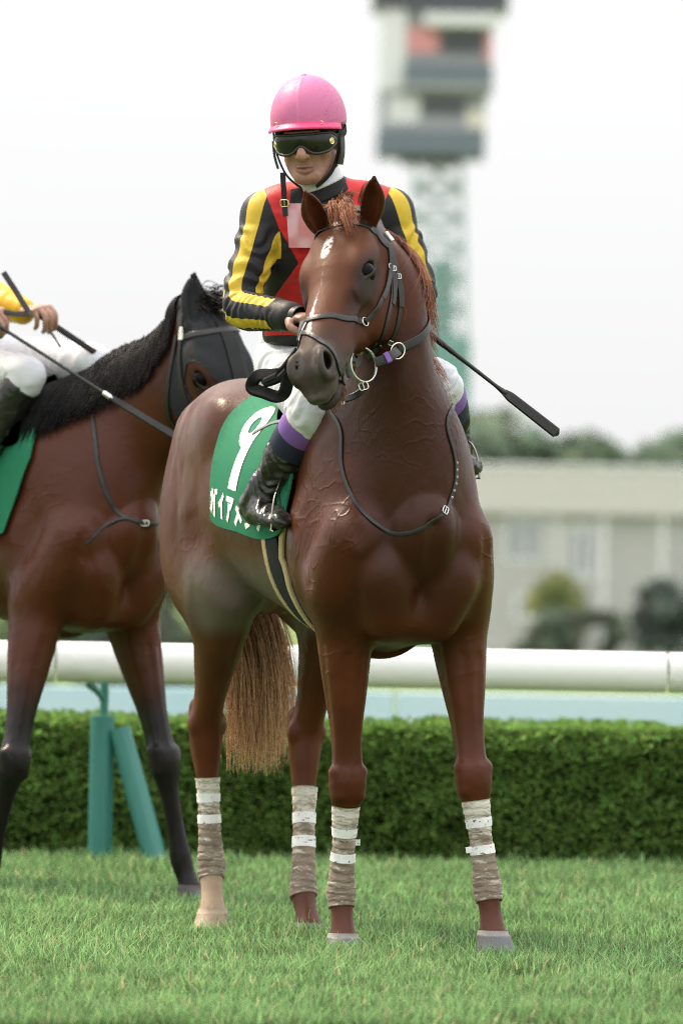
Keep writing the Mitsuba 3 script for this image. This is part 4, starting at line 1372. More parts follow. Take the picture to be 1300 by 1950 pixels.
def grow_hair(P, S, ho, hR):
    rng = np.random.default_rng(5)
    f = CH
    H = lambda t, l, n: np.asarray(f.out(ho + np.array([t, l, n]) @ hR))
    # tail
    m = 15
    top = np.asarray(f.out((-.90, 0, 1.42)))
    low = at(489, 1462, f.out((-.98, 0, 0))[1])
    g = spline([top, f.out((-1.00, -.0, 1.36)), f.out((-1.03, -.005, 1.15)), lerp(top, low, .55) + [0, .08, 0], low + [0, .03, .12], low], m)
    n = 2300
    a, r = rng.uniform(0, 6.283, n), np.sqrt(rng.uniform(0, 1, n))
    off = np.stack([np.cos(a) * r, np.sin(a) * r * .55, rng.normal(0, .06, n)], 1)
    spread = np.interp(np.linspace(0, 1, m), [0, .1, .25, .5, .75, .92, 1], [.035, .048, .075, .104, .118, .124, .112])
    clump = rng.integers(0, 55, n)
    cc = np.stack([np.cos(a), np.sin(a) * .55, a * 0], 1)[:55] * .85 * np.sqrt(rng.uniform(0, 1, (55, 1)))
    off[:, :2] = off[:, :2] * .62 + cc[clump][:, :2] * .5
    p = wavy(rng, g, off, spread, .018, m)
    cut = np.minimum(rng.uniform(.74, 1.06, n), rng.uniform(.84, 1.05, 55)[clump])
    k = np.linspace(0, 1, m)
    for i in range(n):
        p[i] = np.array([np.interp(k * cut[i], k, p[i, :, c]) for c in range(3)]).T
    v, fc, al, idx = strands(p, rng.uniform(.0012, .0022, n), .2)
    tone = rng.uniform(.75, 1.2, n)[idx][:, None] * (.8 + .4 * rng.uniform(0, 1, 55)[clump][idx])[:, None]
    c = np.array([.20, .060, .025]) * (1 - smooth01(.50, 1.05, al))[:, None] + np.array([.74, .45, .23]) * smooth01(.50, 1.05, al)[:, None]
    obj('chestnut_horse__tail', (v, fc), 'hair', smooth=True, color=np.clip(c * tone, 0, .8))
    # forelock: locks between the ears that fall over the brow
    m, parts, tones = 12, [], []
    def lock(root, mid, tip, n, fan, wave=.003):
        for _ in range(n):
            e = rng.normal(0, 1, 3)
            q = spline([H(*(np.array(root) + rng.normal(0, .006, 3))), H(*(np.array(mid) + e * .004)), H(*(np.array(tip) + e * fan))], m)
            q += np.sin(np.linspace(0, 7, m) + rng.uniform(0, 6))[:, None] * rng.normal(0, wave, 3) * np.linspace(0, 1, m)[:, None]
            parts.append(q); tones.append(tone)
    for i in range(26):
        tone = rng.uniform(.7, 1.35)
        r = np.array([rng.uniform(-.02, .02), rng.normal(.020, .014), rng.uniform(-.02, .0)])
        w = rng.uniform(0, 1)
        if w < .74:
            ln = rng.uniform(.05, .135) * (1 if r[1] > .005 else .6)
            tl = r[1] * 1.3 + rng.normal(.020, .016)
            lock(r, (r[0] + ln * .38, (r[1] + tl) / 2, .034 + rng.uniform(0, .012)), (r[0] + ln, tl, .016 + rng.uniform(0, .014)), 26, .007)
        else:
            tl = r[1] + rng.uniform(-.045, .055)
            lock(r, (r[0] - .022, (r[1] + tl) / 2, .022), (r[0] - rng.uniform(.02, .04), tl, rng.uniform(.0, .03)), 16, .007)
    p = np.array(parts)
    v, fc, al, idx = strands(p, rng.uniform(.0006, .0011, len(p)), .3)
    tone = (np.array(tones) * rng.uniform(.75, 1.25, len(p)))[idx][:, None]
    obj('chestnut_horse__forelock', (v, fc), 'hair', smooth=True, color=np.clip(np.array([.25, .088, .040]) * tone * (1 + .25 * al[:, None]), 0, .8))
    # mane, lying from the crest down the left side of the neck
    m = 10
    q = np.linspace(0, 1, 14)
    NK = np.asarray(P['neck'])
    I = [np.interp(q, np.linspace(0, 1, len(NK)), NK[:, k]) for k in range(5)]
    crest = S.lay(f.out(np.stack([I[0] - I[4] * .93, I[1], I[2] + .05], 1)), .0)
    cr = spline(crest, 60)
    parts, tones = [], []
    for i in range(78):
        u = rng.uniform(.30, 1.0) ** .7
        tone, ln = rng.uniform(.65, 1.25), rng.uniform(.07, .14) * (.8 + .4 * u)
        b0 = np.array([np.interp(u, np.linspace(0, 1, 60), cr[:, k]) for k in range(3)])
        lean = rng.uniform(-.5, .2)
        for _ in range(22):
            b = b0 + rng.normal(0, .006, 3)
            e = rng.normal(0, .10, 3)
            parts.append(spline([b, b + ln * (np.array([.55, -.15, .05]) + e * .5), b + ln * (np.array([.80, -.40, -.45 + lean * .5]) + e), b + ln * (np.array([.86, -.55, -1.0 + lean]) + e * 1.6)], m))
            tones.append(tone)
    p = np.array(parts)
    P2 = p[:, 1:].reshape(-1, 3)
    lift = np.tile(np.linspace(.005, .020, m - 1), len(p)) * rng.uniform(.5, 1.6, len(p)).repeat(m - 1)
    for _ in range(2):
        g, d = S.normal(P2)
        P2 = P2 + np.clip(lift - d, -.02, .05)[:, None] * g
    p[:, 1:] = P2.reshape(len(p), m - 1, 3)
    v, fc, al, idx = strands(p, rng.uniform(.0008, .0015, len(p)), .3)
    tone = (np.array(tones) * rng.uniform(.75, 1.25, len(p)))[idx][:, None]
    obj('chestnut_horse__mane', (v, fc), 'hair', smooth=True, color=np.clip(np.array([.25, .085, .040]) * tone * (1 + .25 * al[:, None]), 0, .8))
    # whiskers and long hair under the chin
    n, m = 170, 6
    parts = []
    for i in range(n):
        b = H(rng.normal(.505, .022), rng.normal(.0, .018), -.155)
        b = S.lay(b, .0)[0]
        d = unit(H(.35, rng.normal(0, .4), -1) - H(0, 0, 0) + np.array([0, 0, -.8]))
        ln = rng.uniform(.012, .034)
        parts.append(spline([b, b + d * ln * .6, b + d * ln + [0, 0, -.3 * ln]], m))
    v, fc, al, idx = strands(np.array(parts), rng.uniform(.0006, .0011, n), .3)
    obj('chestnut_horse__beard', (v, fc), 'hair', smooth=True, color=np.tile([.22, .075, .035], (len(v), 1)) * rng.uniform(.6, 1.4, n)[idx][:, None])


# ------------------------------------------------------------------ the chestnut's tack
def build_bridle(P, hb, S, ho, hR):
    f = CH
    Hb = Surf(hb, f)            # the head alone
    loc = lambda w: (f.into(w) - ho) @ hR.T
    out = lambda q: f.out(ho + np.atleast_2d(q) @ hR)
    hs, hh = S, Surf(head_only(P), f)
    px = lambda *a: hs.pick(np.array(a))
    mirror = lambda w: out(loc(w) * [1, -1, 1])
    part = lambda n, m, b='black_leather', **k: obj('bridle__' + n, m, b, smooth=k.pop('smooth', 40), **k)
    # places on the left of the head, read off the photograph, and their mirror places
    bl = px((640, 428), (672, 424), (700, 432), (722, 447), (738, 466))
    brow_l = loc(bl)
    brow = np.vstack([(brow_l[::-1] * [1, -1, 1])[:-1], brow_l])
    brow = out(brow)
    top = out([(.035, .088, -.085), (-.005, .074, -.085), (-.035, .035, -.075), (-.042, 0, -.070), (-.035, -.035, -.075), (-.005, -.074, -.085), (.035, -.088, -.085)])
    ck1 = px((738, 466), (743, 500), (737, 540), (722, 575), (706, 600), (694, 612))
    ck2 = px((742, 470), (748, 510), (746, 555), (738, 600), (727, 640), (716, 668))
    thr = px((744, 474), (757, 520), (762, 570), (757, 615), (744, 650))
    part('browband', hs.strap(brow, .020, .0045, 60))
    part('crownpiece', hs.strap(np.vstack([ck2[:1], top, mirror(ck2[:1])]), .026, .0045, 60))
    ring_l = px((693, 612))[0]
    for s, fn in ((1, lambda w: w), (-1, mirror)):
        part('noseband_cheek', hs.strap(fn(ck1), .012, .004, 40, off=.003))
        part('cheekpiece', hs.strap(fn(ck2), .013, .004, 44, off=.0015))
        part('throat_latch', hs.strap(fn(thr), .011, .004, 36, off=.001))
        part('noseband_ring', torus(hs.lay(fn(ring_l[None]), .004)[0], .012, .0022, hR[0] @ f.R, unit(np.cross(hs.normal(fn(ring_l[None]))[0][0], hR[0] @ f.R))), 'steel', smooth=True)
    nb = px((690, 612), (668, 607), (640, 602), (612, 603), (590, 608), (574, 620))
    pad_c = nb[-1]
    nbl = loc(nb)
    back = np.array([nbl[-1], [nbl[-1][0] - .004, -.064, -.055], [nbl[0][0] + .01, -nbl[0][1], nbl[0][2]]])
    part('noseband', hs.strap(np.vstack([nb, out(back[1:])]), .0165, .0045, 64, off=.001))
    fl = px((576, 634), (598, 640), (620, 656), (637, 678), (643, 700))
    fll = loc(fl)
    part('flash_strap', hs.strap(np.vstack([fl, out([(fll[-1][0] - .02, fll[-1][1] * .9, -.150), (fll[-1][0] - .03, 0, -.165)])]), .0135, .004, 50, off=.0015))
    part('flash_strap', hs.strap(np.vstack([fl[:1], out([(fll[2][0], -.07, -.06), (fll[-1][0], -.068, -.10), (fll[-1][0] - .03, 0, -.165)])]), .0135, .004, 50, off=.0015))
    pc = hs.lay(px((570, 630)), .003)[0]
    g = hs.normal(pc[None])[0][0]
    u = unit(np.cross(g, [0, 0, 1.0])); v = np.cross(g, u)
    part('nose_pad', hs.strap(np.array([pc + v * .028 - u * .004, pc, pc - v * .028 + u * .004]), .030, .007, 16, off=.002), 'grey_rubber')
    part('nose_pad_lining', hs.strap(np.array([pc + v * .031 - u * .004, pc, pc - v * .031 + u * .004]), .040, .003, 16, off=.0), 'white_web')
    # bit: ring, guard and mouthpiece, on both sides
    fwd = hR[0] @ f.R
    for s in (1, -1):
        c = hh.pick(np.array([(680, 694)]))[0] if s > 0 else mirror(hh.pick(np.array([(680, 694)])))[0]
        lat = unit((hR[1] * s) @ f.R)
        nrm = unit(lat * .55 + np.array([.35 * s, -.6, .05]) * (1 if s > 0 else .2))
        c = c + lat * .020
        cr = c + fwd * .0 + lat * .012
        if s > 0:
            cr = at(692, 694, cr[1] - .015)
        a = unit(fwd - np.dot(fwd, nrm) * nrm)
        b = np.cross(nrm, a)
        part('bit_ring', torus(cr, .047, .0034, a, b, 44, 8), 'steel', smooth=True)
        e = at(664, 694, cr[1] + .004) if s > 0 else c - lat * .008
        mp0, mp1 = (at(643, 697, e[1] + .005), at(676, 693, cr[1] - .002)) if s > 0 else (c - lat * .03, c + lat * .02)
        part('bit_mouthpiece', tube(np.array([mp0, lerp(mp0, mp1, .5), mp1]), [.006, .0065, .0082], 12), 'brass', smooth=40)
        # rubber guard: a thick oval disc, edge on to the camera
        ax = unit(mp1 - mp0)
        ga = unit(fwd - np.dot(fwd, ax) * ax); gb = np.cross(ax, ga)
        k = np.linspace(0, 2 * np.pi, 29)[:-1]
        rows = []
        for h, r in ((-.005, .3), (-.005, .93), (-.003, 1), (.003, 1), (.005, .93), (.005, .3)):
            rows.append(e + ax * h + (np.cos(k) * .042 * r)[:, None] * ga + (np.sin(k) * .030 * r)[:, None] * gb)
        vv = np.vstack(rows); i, j = np.meshgrid(np.arange(5), np.arange(28), indexing='ij')
        q = np.stack([i * 28 + j, i * 28 + (j + 1) % 28, (i + 1) * 28 + (j + 1) % 28, (i + 1) * 28 + j], -1).reshape(-1, 4)
        part('bit_guard', (vv, np.vstack([q[:, [0, 1, 2]], q[:, [0, 2, 3]]])), 'grey_rubber', smooth=40)
        if s > 0:
            ring_c, ring_a, ring_b = cr, a, b
    # the slack of the far rein, looped back below the rider's hand
    q = np.array([at(572, 668, 19.22), at(552, 694, 19.26), at(533, 712, 19.30), at(508, 715, 19.33), at(484, 722, 19.36), at(478, 736, 19.37), at(500, 748, 19.34), at(528, 756, 19.31), at(543, 742, 19.28), at(548, 720, 19.27), at(560, 704, 19.25), at(580, 688, 19.22)])
    q = spline(q, 60)
    part('rein_loop', ribbon(q, np.tile([.25, -1.0, .25], (60, 1)), .034, .012), 'dark_felt')
    part('rein_loop', tube(spline(np.array([at(548, 705, 19.25), at(524, 724, 19.29), at(505, 729, 19.31), at(530, 716, 19.28)]), 20), .012, 8), 'dark_felt')
    # buckles and keepers on the left cheek
    for (x, y), d in (((741, 508), (.15, -1)), ((748, 512), (.02, -1)), ((758, 527), (.05, -1)), ((723, 652), (-.4, -1)), ((744, 650), (-.2, -1))):
        c = hs.lay(px((x, y)), .005)[0]
        v = unit(at(x + d[0] * 10, y - d[1] * 10, c[1]) - at(x, y, c[1]))
        g = hs.normal(c[None])[0][0]
        v = unit(v - np.dot(v, g) * g)
        part('buckle', buckle(c, np.cross(g, v), v, .012, .013, .0014), 'steel', smooth=True)
    for pts in (((741, 516), (735, 545), (726, 568)), ((748, 522), (748, 552), (745, 580)), ((758, 535), (762, 560), (762, 585)), ((722, 660), (714, 672), (706, 682))):
        part('strap_end', hs.strap(px(*pts), .0155, .004, 14, off=.005))
    # rein from the ring to the strap round the neck
    d0 = ring_c[1]
    k1 = np.array([at(714, 690, d0 - .005), at(728, 686, d0 - .005), at(742, 679, d0 + .0), at(756, 668, d0 + .03)])
    fc = np.array([.25, -1, .15])
    part('rein_end', ribbon(spline(k1, 18), np.tile(fc, (18, 1)), .026, .007))
    part('rein_keeper', ribbon(np.array([at(733, 683, d0 - .012), at(741, 679, d0 - .008)]), np.tile(fc, (2, 1)), .030, .010), 'purple_band')
    part('rein_ring', torus(at(757, 668, d0 + .028), .0215, .0026, (0, 0, 1), unit((.8, .45, .1)), 30, 8), 'steel', smooth=True)
    nk = S.pick(np.array([(760, 664), (778, 656), (796, 645), (808, 633)]))
    g = S.normal(nk[-1:])[0][0]
    end = S.lay(nk[-1:] + np.array([[.02, .10, .045]]), .001)
    end2 = S.lay(end + np.array([[-.03, .12, .03]]), .001)
    part('rein', S.strap(np.vstack([nk, end, end2]), .023, .0045, 40, off=.002))
    # chin strap with its hooks
    k2 = spline(np.array([at(695, 735, d0), at(684, 748, d0 - .0), at(668, 757, d0 + .01), at(652, 762, d0 + .03)]), 16)
    part('chin_strap', ribbon(k2, np.tile([.2, -1, .35], (16, 1)), .018, .006))
    part('buckle', buckle(at(692, 735, d0 - .012), (1, .1, .35), (-.35, .1, 1), .024, .02), 'steel', smooth=True)
    part('chin_hook', tube(spline(np.array([at(647, 755, d0 + .02), at(649, 764, d0 + .01), at(653, 771, d0 + .01), at(656, 764, d0 + .012)]), 14), .0017, 6), 'steel', smooth=True)
    tag('bridle', 'black leather racing bridle with a crossed noseband and steel ring bit on the chestnut horse', 'bridle')
    c = hs.lay(px((738, 452)), .003)[0]
    g = hs.normal(c[None])[0][0]
    v = unit(np.array([.3, 0, -1.0])); v = unit(v - np.dot(v, g) * g)
    part('number_tag', hs.strap(np.array([c - v * .015, c, c + v * .015]), .018, .003, 8, off=.006), 'white_web')
    return hs


def head_only(P):
    hb, o, R = P['head']
    B = Blob()
    for op, sh, k in hb.ops:
        B.ops.append((op, Placed(sh, o, R), k))
    return B


GLYPHS = {  # strokes of the katakana on the cloth, in a square em
    'ga': [[(.05, .66), (.62, .66), (.60, .30), (.54, .06), (.40, .10)], [(.34, .92), (.30, .55), (.20, .25), (.04, .06)], [(.70, .98), (.78, .80)], [(.86, 1.0), (.94, .82)]],
    'i': [[(.78, .95), (.55, .70), (.12, .48)], [(.52, .70), (.52, .04)]],
    'a': [[(.08, .86), (.90, .86), (.74, .66), (.56, .54)], [(.46, .72), (.42, .36), (.16, .06)]],
    'me': [[(.74, .95), (.52, .45), (.10, .06)], [(.26, .70), (.88, .22)]],
    'n': [[(.14, .84), (.38, .66)], [(.12, .10), (.50, .22), (.88, .72)]],
    'te': [[(.20, .92), (.80, .92)], [(.06, .62), (.94, .62)], [(.52, .60), (.46, .28), (.22, .04)]],
}


def stroke_shape(lines, w, sx, sy, ox=0, oy=0):
    g = [sg.LineString([(x * sx + ox, y * sy + oy) for x, y in l]).buffer(w / 2, cap_style=2, join_style=2) for l in lines]
    return shapely.ops.unary_union(g)


def fine_triangles(poly, step):
    """A polygon as small triangles, so that it can be bent."""
    V, Fc, n = [], [], 0
    for g in getattr(poly, 'geoms', [poly]):
        x0, y0, x1, y1 = g.bounds
        for i in range(int(x0 // step), int(x1 // step) + 1):
            for j in range(int(y0 // step), int(y1 // step) + 1):
                q = g.intersection(sg.box(i * step, j * step, (i + 1) * step, (j + 1) * step))
                for h in getattr(q, 'geoms', [q]):
                    if h.geom_type != 'Polygon' or h.area < 1e-9:
                        continue
                    v, f = trimesh.creation.triangulate_polygon(h, engine='earcut')
                    V.append(v); Fc.append(f + n); n += len(v)
    return np.vstack(V), np.vstack(Fc)


class Drape:
    """A cloth over the horse's back: u forward, v down from the spine along the skin (v > 0 on the right side)."""

    def __init__(self, blob, frame, x0, x1, v1, off, nx=46, nv=80):
        self.f = frame
        xs, th = np.linspace(x0, x1, nx), np.linspace(-2.05, 2.05, 161)
        g = np.zeros((nx, len(th), 3))
        zc = 1.22
        for i, x in enumerate(xs):
            d = np.stack([th * 0, -np.sin(th), np.cos(th)], 1)
            lo, hi = np.full(len(th), .05), np.full(len(th), .60)
            for _ in range(12):
                m = (lo + hi) / 2
                P = np.array([x, 0, zc]) + d * m[:, None]
                s = blob(P, margin=.3) < 0
                lo, hi = np.where(s, m, lo), np.where(s, hi, m)
            r = gaussian_filter1d(lo, 3, mode='nearest')
            g[i] = np.array([x, 0, zc]) + d * (r + off)[:, None]
        g = gaussian_filter1d(g, 1.5, axis=0, mode='nearest')
        self.xs, self.vs = xs, np.linspace(-v1, v1, nv)
        self.g = np.zeros((nx, nv, 3))
        for i in range(nx):
            s = np.r_[0, np.cumsum(np.linalg.norm(np.diff(g[i], axis=0), axis=1))]
            s -= s[80]
            for k in range(3):
                self.g[i, :, k] = np.interp(self.vs, s, g[i, :, k])

    def at(self, u, v, off=0.0):
        a = np.clip((np.asarray(u) - self.xs[0]) / (self.xs[1] - self.xs[0]), 0, len(self.xs) - 1.001)
        b = np.clip((np.asarray(v) - self.vs[0]) / (self.vs[1] - self.vs[0]), 0, len(self.vs) - 1.001)
        i, j = a.astype(int), b.astype(int)
        s, t = (a - i)[:, None], (b - j)[:, None]
        G = self.g
        p = G[i, j] * (1 - s) * (1 - t) + G[i + 1, j] * s * (1 - t) + G[i, j + 1] * (1 - s) * t + G[i + 1, j + 1] * s * t
        n = unit(np.cross(G[i + 1, j] - G[i, j], G[i, j + 1] - G[i, j]))
        c = p - np.array([0, 0, 1.22]); c[:, 0] = 0
        n = n * np.sign((n * c).sum(1, keepdims=True))
        return self.f.out(p + n * off)

    def sheet(self, poly, step, off, thick=.0):
        v, f = fine_triangles(poly, step)
        top = self.at(v[:, 0], v[:, 1], off)
        if thick <= 0:
            return top, f
        low = self.at(v[:, 0], v[:, 1], off - thick)
        m = trimesh.Trimesh(v, f, process=False)
        # walls along the outline
        ring = []
        for g in getattr(poly, 'geoms', [poly]):
            for r in [g.exterior, *g.interiors]:
                L = r.length; k = max(8, int(L / step * 2))
                q = np.array([r.interpolate(i / k, normalized=True).coords[0] for i in range(k + 1)])
                a, b = self.at(q[:, 0], q[:, 1], off), self.at(q[:, 0], q[:, 1], off - thick)
                n = len(q)
                i = np.arange(n - 1)
                ring.append((np.vstack([a, b]), np.vstack([np.stack([i, i + 1, i + 1 + n], 1), np.stack([i, i + 1 + n, i + n], 1)])))
        return join([(top, f), (low, f[:, ::-1]), *ring])


def rounded(x0, x1, y0, y1, r=.03):
    return sg.box(x0 + r, y0 + r, x1 - r, y1 - r).buffer(r, quad_segs=5)


def number_nine(cx, cy, h):
    """The figure 9, with v growing downwards."""
    w = h * .135
    ring = sg.Point(0, 0).buffer(1, quad_segs=14)
    o = shapely.affinity.scale(ring, h * .265, h * .275)
    i = shapely.affinity.scale(ring, h * .092, h * .108)
    o = shapely.affinity.translate(o, 0, h * .235); i = shapely.affinity.translate(i, 0, h * .235)
    tail = sg.Polygon([(h * .06, h * .24), (h * .255, h * .24), (h * .13, -h * .5), (-h * .125, -h * .5)])
    g = o.difference(i).union(tail.difference(i))
    return shapely.affinity.translate(shapely.affinity.scale(g, 1, -1, origin=(0, 0)), cx, cy)


def build_saddle(P, B, S):
    f = CH
    D = Drape(B, f, -.62, .42, .72, .010)
    near = lambda side, poly: shapely.affinity.scale(poly, 1, side, origin=(0, 0))
    whole = sg.Polygon([(-.285, -.560), (-.290, -.40), (-.26, 0), (-.290, .40), (-.285, .560), (-.05, .545), (.27, .560), (.29, .40), (.26, 0), (.29, -.40), (.27, -.560), (-.05, -.545)]).buffer(-.006).buffer(.006)
    obj('saddle_cloth__sheet', D.sheet(whole, .02, .006, .005), 'green_cloth', smooth=50)
    for s in (1, -1):
        g = near(s, number_nine(-.085, .303, .262)) if s > 0 else near(-1, shapely.affinity.scale(number_nine(-.085, .303, .262), -1, 1))
        obj('saddle_cloth__number', D.sheet(g, .016, .0085), 'white_print', smooth=50)
    x, kern = -.270, .0700
    for name in ('ga', 'i', 'a', 'me', 'n', 'te'):
        g = stroke_shape(GLYPHS[name], .0155, .063, -.078, x, .530)
        obj('saddle_cloth__letter', D.sheet(g, .012, .0085), 'white_print', smooth=50)
        x += kern
    tag('saddle_cloth', 'green saddle cloth with a white number 9 and katakana lettering on the chestnut', 'saddle cloth')
    # girth with its sheepskin edges: round the body behind the elbow
    def girth(x, w, thick, off):
        th = np.linspace(-2.9, 2.9, 90)
        pts = np.stack([x + .02 * np.cos(th), -np.sin(th) * .30, 1.22 + np.cos(th) * .40], 1)
        p = S.lay(f.out(pts), off, 8)
        g, _ = S.normal(p)
        return ribbon(p, g, w, thick)
    obj('saddle__girth', girth(.163, .072, .006, .004), 'girth_web', smooth=40)
    obj('saddle__sheepskin', girth(.118, .024, .010, .002), 'sheepskin', smooth=40)
    obj('saddle__sheepskin', girth(.208, .022, .008, .002), 'sheepskin', smooth=40)
    # the little racing saddle under the rider
    seat = D.sheet(sg.Polygon([(-.20, -.13), (-.26, 0), (-.20, .13), (-.05, .11), (.16, .24), (.24, .20), (.20, .07), (.22, 0), (.20, -.07), (.24, -.20), (.16, -.24), (-.05, -.11)]).buffer(.02), .02, .030, .022)
    q = np.array([at(545, 802, 19.55), at(515, 808, 19.66), at(484, 825, 19.74)])
    obj('saddle__billet', ribbon(spline(q, 12), np.tile([-.3, -.6, .7], (12, 1)), .016, .004), 'grey_rubber', smooth=40)
    obj('saddle__seat', seat, 'black_leather', smooth=40)
    tag('saddle', 'small black racing saddle with girth and sheepskin strips over the green cloth', 'saddle')
    # strap round the base of the neck
    k = S.pick(np.array([(651, 828), (650, 870), (657, 912), (676, 955), (706, 992), (742, 1013), (768, 1017), (800, 1008), (832, 988), (854, 958), (866, 915), (866, 880), (858, 845), (850, 815)]))
    e0 = S.lay(k[:1] + [[-.02, .12, .06]], .001); e1 = S.lay(k[-1:] + [[.0, .12, .05]], .001)
    b = S.lay(np.array([f.out((.30, .05, 1.66)), f.out((.30, -.05, 1.66))]), .002)
    obj('neck_strap__strap', S.strap(np.vstack([e0, k, e1]), .011, .004, 120, off=.0015), 'black_leather', smooth=40)
    c = S.lay(S.pick(np.array([(845, 973)])), .005)[0]
    g = S.normal(c[None])[0][0]
    v = unit(np.array([.55, 0, .8])); v = unit(v - np.dot(v, g) * g)
    obj('neck_strap__buckle', buckle(c, np.cross(g, v), v, .017, .022), 'steel', smooth=True)
    for y in range(882, 956, 13):
        c = S.lay(S.pick(np.array([(np.interp(y, [845, 880, 915, 958], [858, 866, 866, 854]), y)])), .0066)[0]
        g = S.normal(c[None])[0][0]
        obj('neck_strap__stud', torus(c, .0028, .0011, np.cross(g, [0, 0, 1.0]), np.cross(g, np.cross(g, [0, 0, 1.0])), 12, 5), 'steel', smooth=True)
    tag('neck_strap', 'thin black neck strap with a steel buckle hanging across the chestnut chest', 'strap')
    return D


# ------------------------------------------------------------------ riders
def head_person():
    """A man's head: x to his left, y forward, z up, eyes at z = 0."""
    H = Blob()
    H.add(Ell((0, -.018, .045), (.074, .094, .088)), .01)
    H.add(Ell((0, .030, -.030), (.064, .062, .082)), .03)
    for s in (-1, 1):
        H.add(_Cap((s * .050, .002, -.055), (s * .020, .062, -.098), .024, .020), .02)
        H.add(Ell((s * .046, .060, -.018), (.022, .022, .016)), .018)
        H.sub(Ell((s * .046, .074, -.055), (.016, .018, .022)), .02)
    H.add(Ell((0, .066, -.100), (.026, .024, .020)), .015)
    H.add(Ell((0, .082, .026), (.052, .016, .012)), .015)
    for s in (-1, 1):
        H.sub(Ell((s * .031, .096, .000), (.020, .016, .013)), .012)
    H.add(Loft([(0, .088, .012), (0, .100, -.012), (0, .112, -.034), (0, .104, -.044)], [.008, .010, .0135, .009], step=.008), .010)
    for s in (-1, 1):
        H.add(Ell((s * .0135, .099, -.038), (.0085, .0115, .0085)), .006)
        H.sub(Ell((s * .0075, .1085, -.0475), (.004, .006, .003)), .003)
    H.add(Loft([(-.024, .080, -.072), (-.012, .0905, -.067), (0, .0935, -.0675), (.012, .0905, -.067), (.024, .080, -.072)], [.003, .005, .0048, .005, .003], step=.006), .007)
    H.add(Loft([(-.021, .080, -.075), (0, .0925, -.080), (.021, .080, -.075)], [.003, .0075, .003], step=.006), .007)
    H.sub(Loft([(-.025, .082, -.0725), (-.01, .0955, -.0722), (.01, .0955, -.0722), (.025, .082, -.0725)], .0016, step=.006), .0025)
    for s in (-1, 1):
        H.groove(Loft([(s * .017, .093, -.036), (s * .027, .086, -.056), (s * .031, .078, -.078)], .001, step=.006), .0022, .004)
        R = np.array([[1, 0, 0], [0, .94, .34], [0, -.34, .94]])
        H.add(Ell((s * .076, -.012, -.008), (.010, .021, .033), R), .006)
        H.sub(Ell((s * .085, -.006, -.006), (.008, .012, .020), R), .005)
    return H


def hand_blob(wrist, knuckles, back, curl=1.2, thumb=1.0, size=1.0, spread=.0):
    """A hand from the wrist; back is the direction of its back. Fingers curl towards the palm; thumb = +1 or -1 says on which side."""
    W, K = np.asarray(wrist, float), np.asarray(knuckles, float)
    d = unit(K - W)
    bk = unit(np.asarray(back, float) - np.dot(back, d) * d)
    sd = np.cross(d, bk) * thumb            # towards the thumb
    L = np.linalg.norm(K - W)
    B = Blob()
    B.add(Loft([W, lerp(W, K, .35), lerp(W, K, .75), K], np.array([.026, .034, .041, .040]) * size, np.array([.019, .017, .015, .012]) * size, sd, .01), .01)
    ln = [(.042, .026, .020), (.046, .029, .021), (.043, .027, .020), (.033, .021, .018)]
    tips = []
    for i, seg in enumerate(ln):
        o = (.030 - .020 * i) * size
        p = K + sd * o - d * .004 * (i in (0, 3)) - d * .006 * (i == 3)
        pts, a = [p], 0.15
        for q, bend in zip(seg, (curl * .75, curl * .95, curl * .6)):
            a += bend
            p = p + (d * math.cos(a) - bk * math.sin(a)) * q * size + sd * spread * (1.5 - i) * .004
            pts.append(p)
        r = np.array([.0098, .0092, .0085, .0068]) * size * (.9 if i == 3 else 1)
        B.add(Loft(np.array(pts), r, step=.006), .004)
        tips.append(pts[-1])
    t0 = lerp(W, K, .28) + sd * .024 * size - bk * .008
    t1 = t0 + (d * .6 + sd * .62 - bk * .35) * .036 * size
    t2 = t1 + (d * .85 - sd * .12 - bk * .50) * .031 * size
    t3 = t2 + (d * .7 - sd * .45 - bk * .45) * .024 * size
    B.add(Loft([lerp(W, K, .15), t0, t1, t2, t3], np.array([.014, .0165, .0120, .0108, .0080]) * size, step=.006), .008)
    return B


def mesh_of(B, h, **k):
    V, Fc = skin(B, h, **k)
    return V, Fc, vertex_normals(V, Fc)


def skin_color(V, hd, R):
    c = np.tile([.36, .195, .14], (len(V), 1)) * (.9 + .2 * meshkit.fbm(V * 40, 3))[:, None]
    q = (V - hd) @ R.T
    x, y, z = q.T
    def paint(col, w):
        nonlocal c
        c = c * (1 - w[:, None]) + np.asarray(col)[None] * w[:, None]
    face = (y > .04) & (np.abs(x) < .07) & (z > -.13) & (z < .05)
    lip = np.exp(-((np.abs(x) / .024) ** 4)) * smooth01(.0125, .006, np.abs(z + .0735)) * (y > .074)
    paint((.25, .095, .080), .85 * lip)
    paint((.10, .035, .03), face * smooth01(.0038, .0014, np.abs(z + .0722)) * (np.abs(x) < .024) * (y > .074))
    paint((.24, .135, .105), .55 * smooth01(.02, .05, y) * smooth01(-.055, -.075, z) * smooth01(.4, .6, meshkit.fbm(V * 160, 2)))       # stubble
    paint((.33, .15, .10), .35 * face * smooth01(.45, .6, meshkit.fbm(V * 55 + 3, 3)))
    paint((.25, .125, .09), .4 * face * np.exp(-((np.abs(x) - .026) / .006) ** 2) * smooth01(-.03, -.05, z) * smooth01(-.095, -.08, z))
    paint((.40, .19, .13), .5 * face * np.exp(-((z + .03) / .02) ** 2) * smooth01(.02, .05, np.abs(x)))
    hair = smooth01(.0, .02, z + .35 * (-y - .0) - .02) * (y < .035)
    paint((.02, .016, .014), hair * (np.abs(x) < .09) * (z > -.05))
    return c


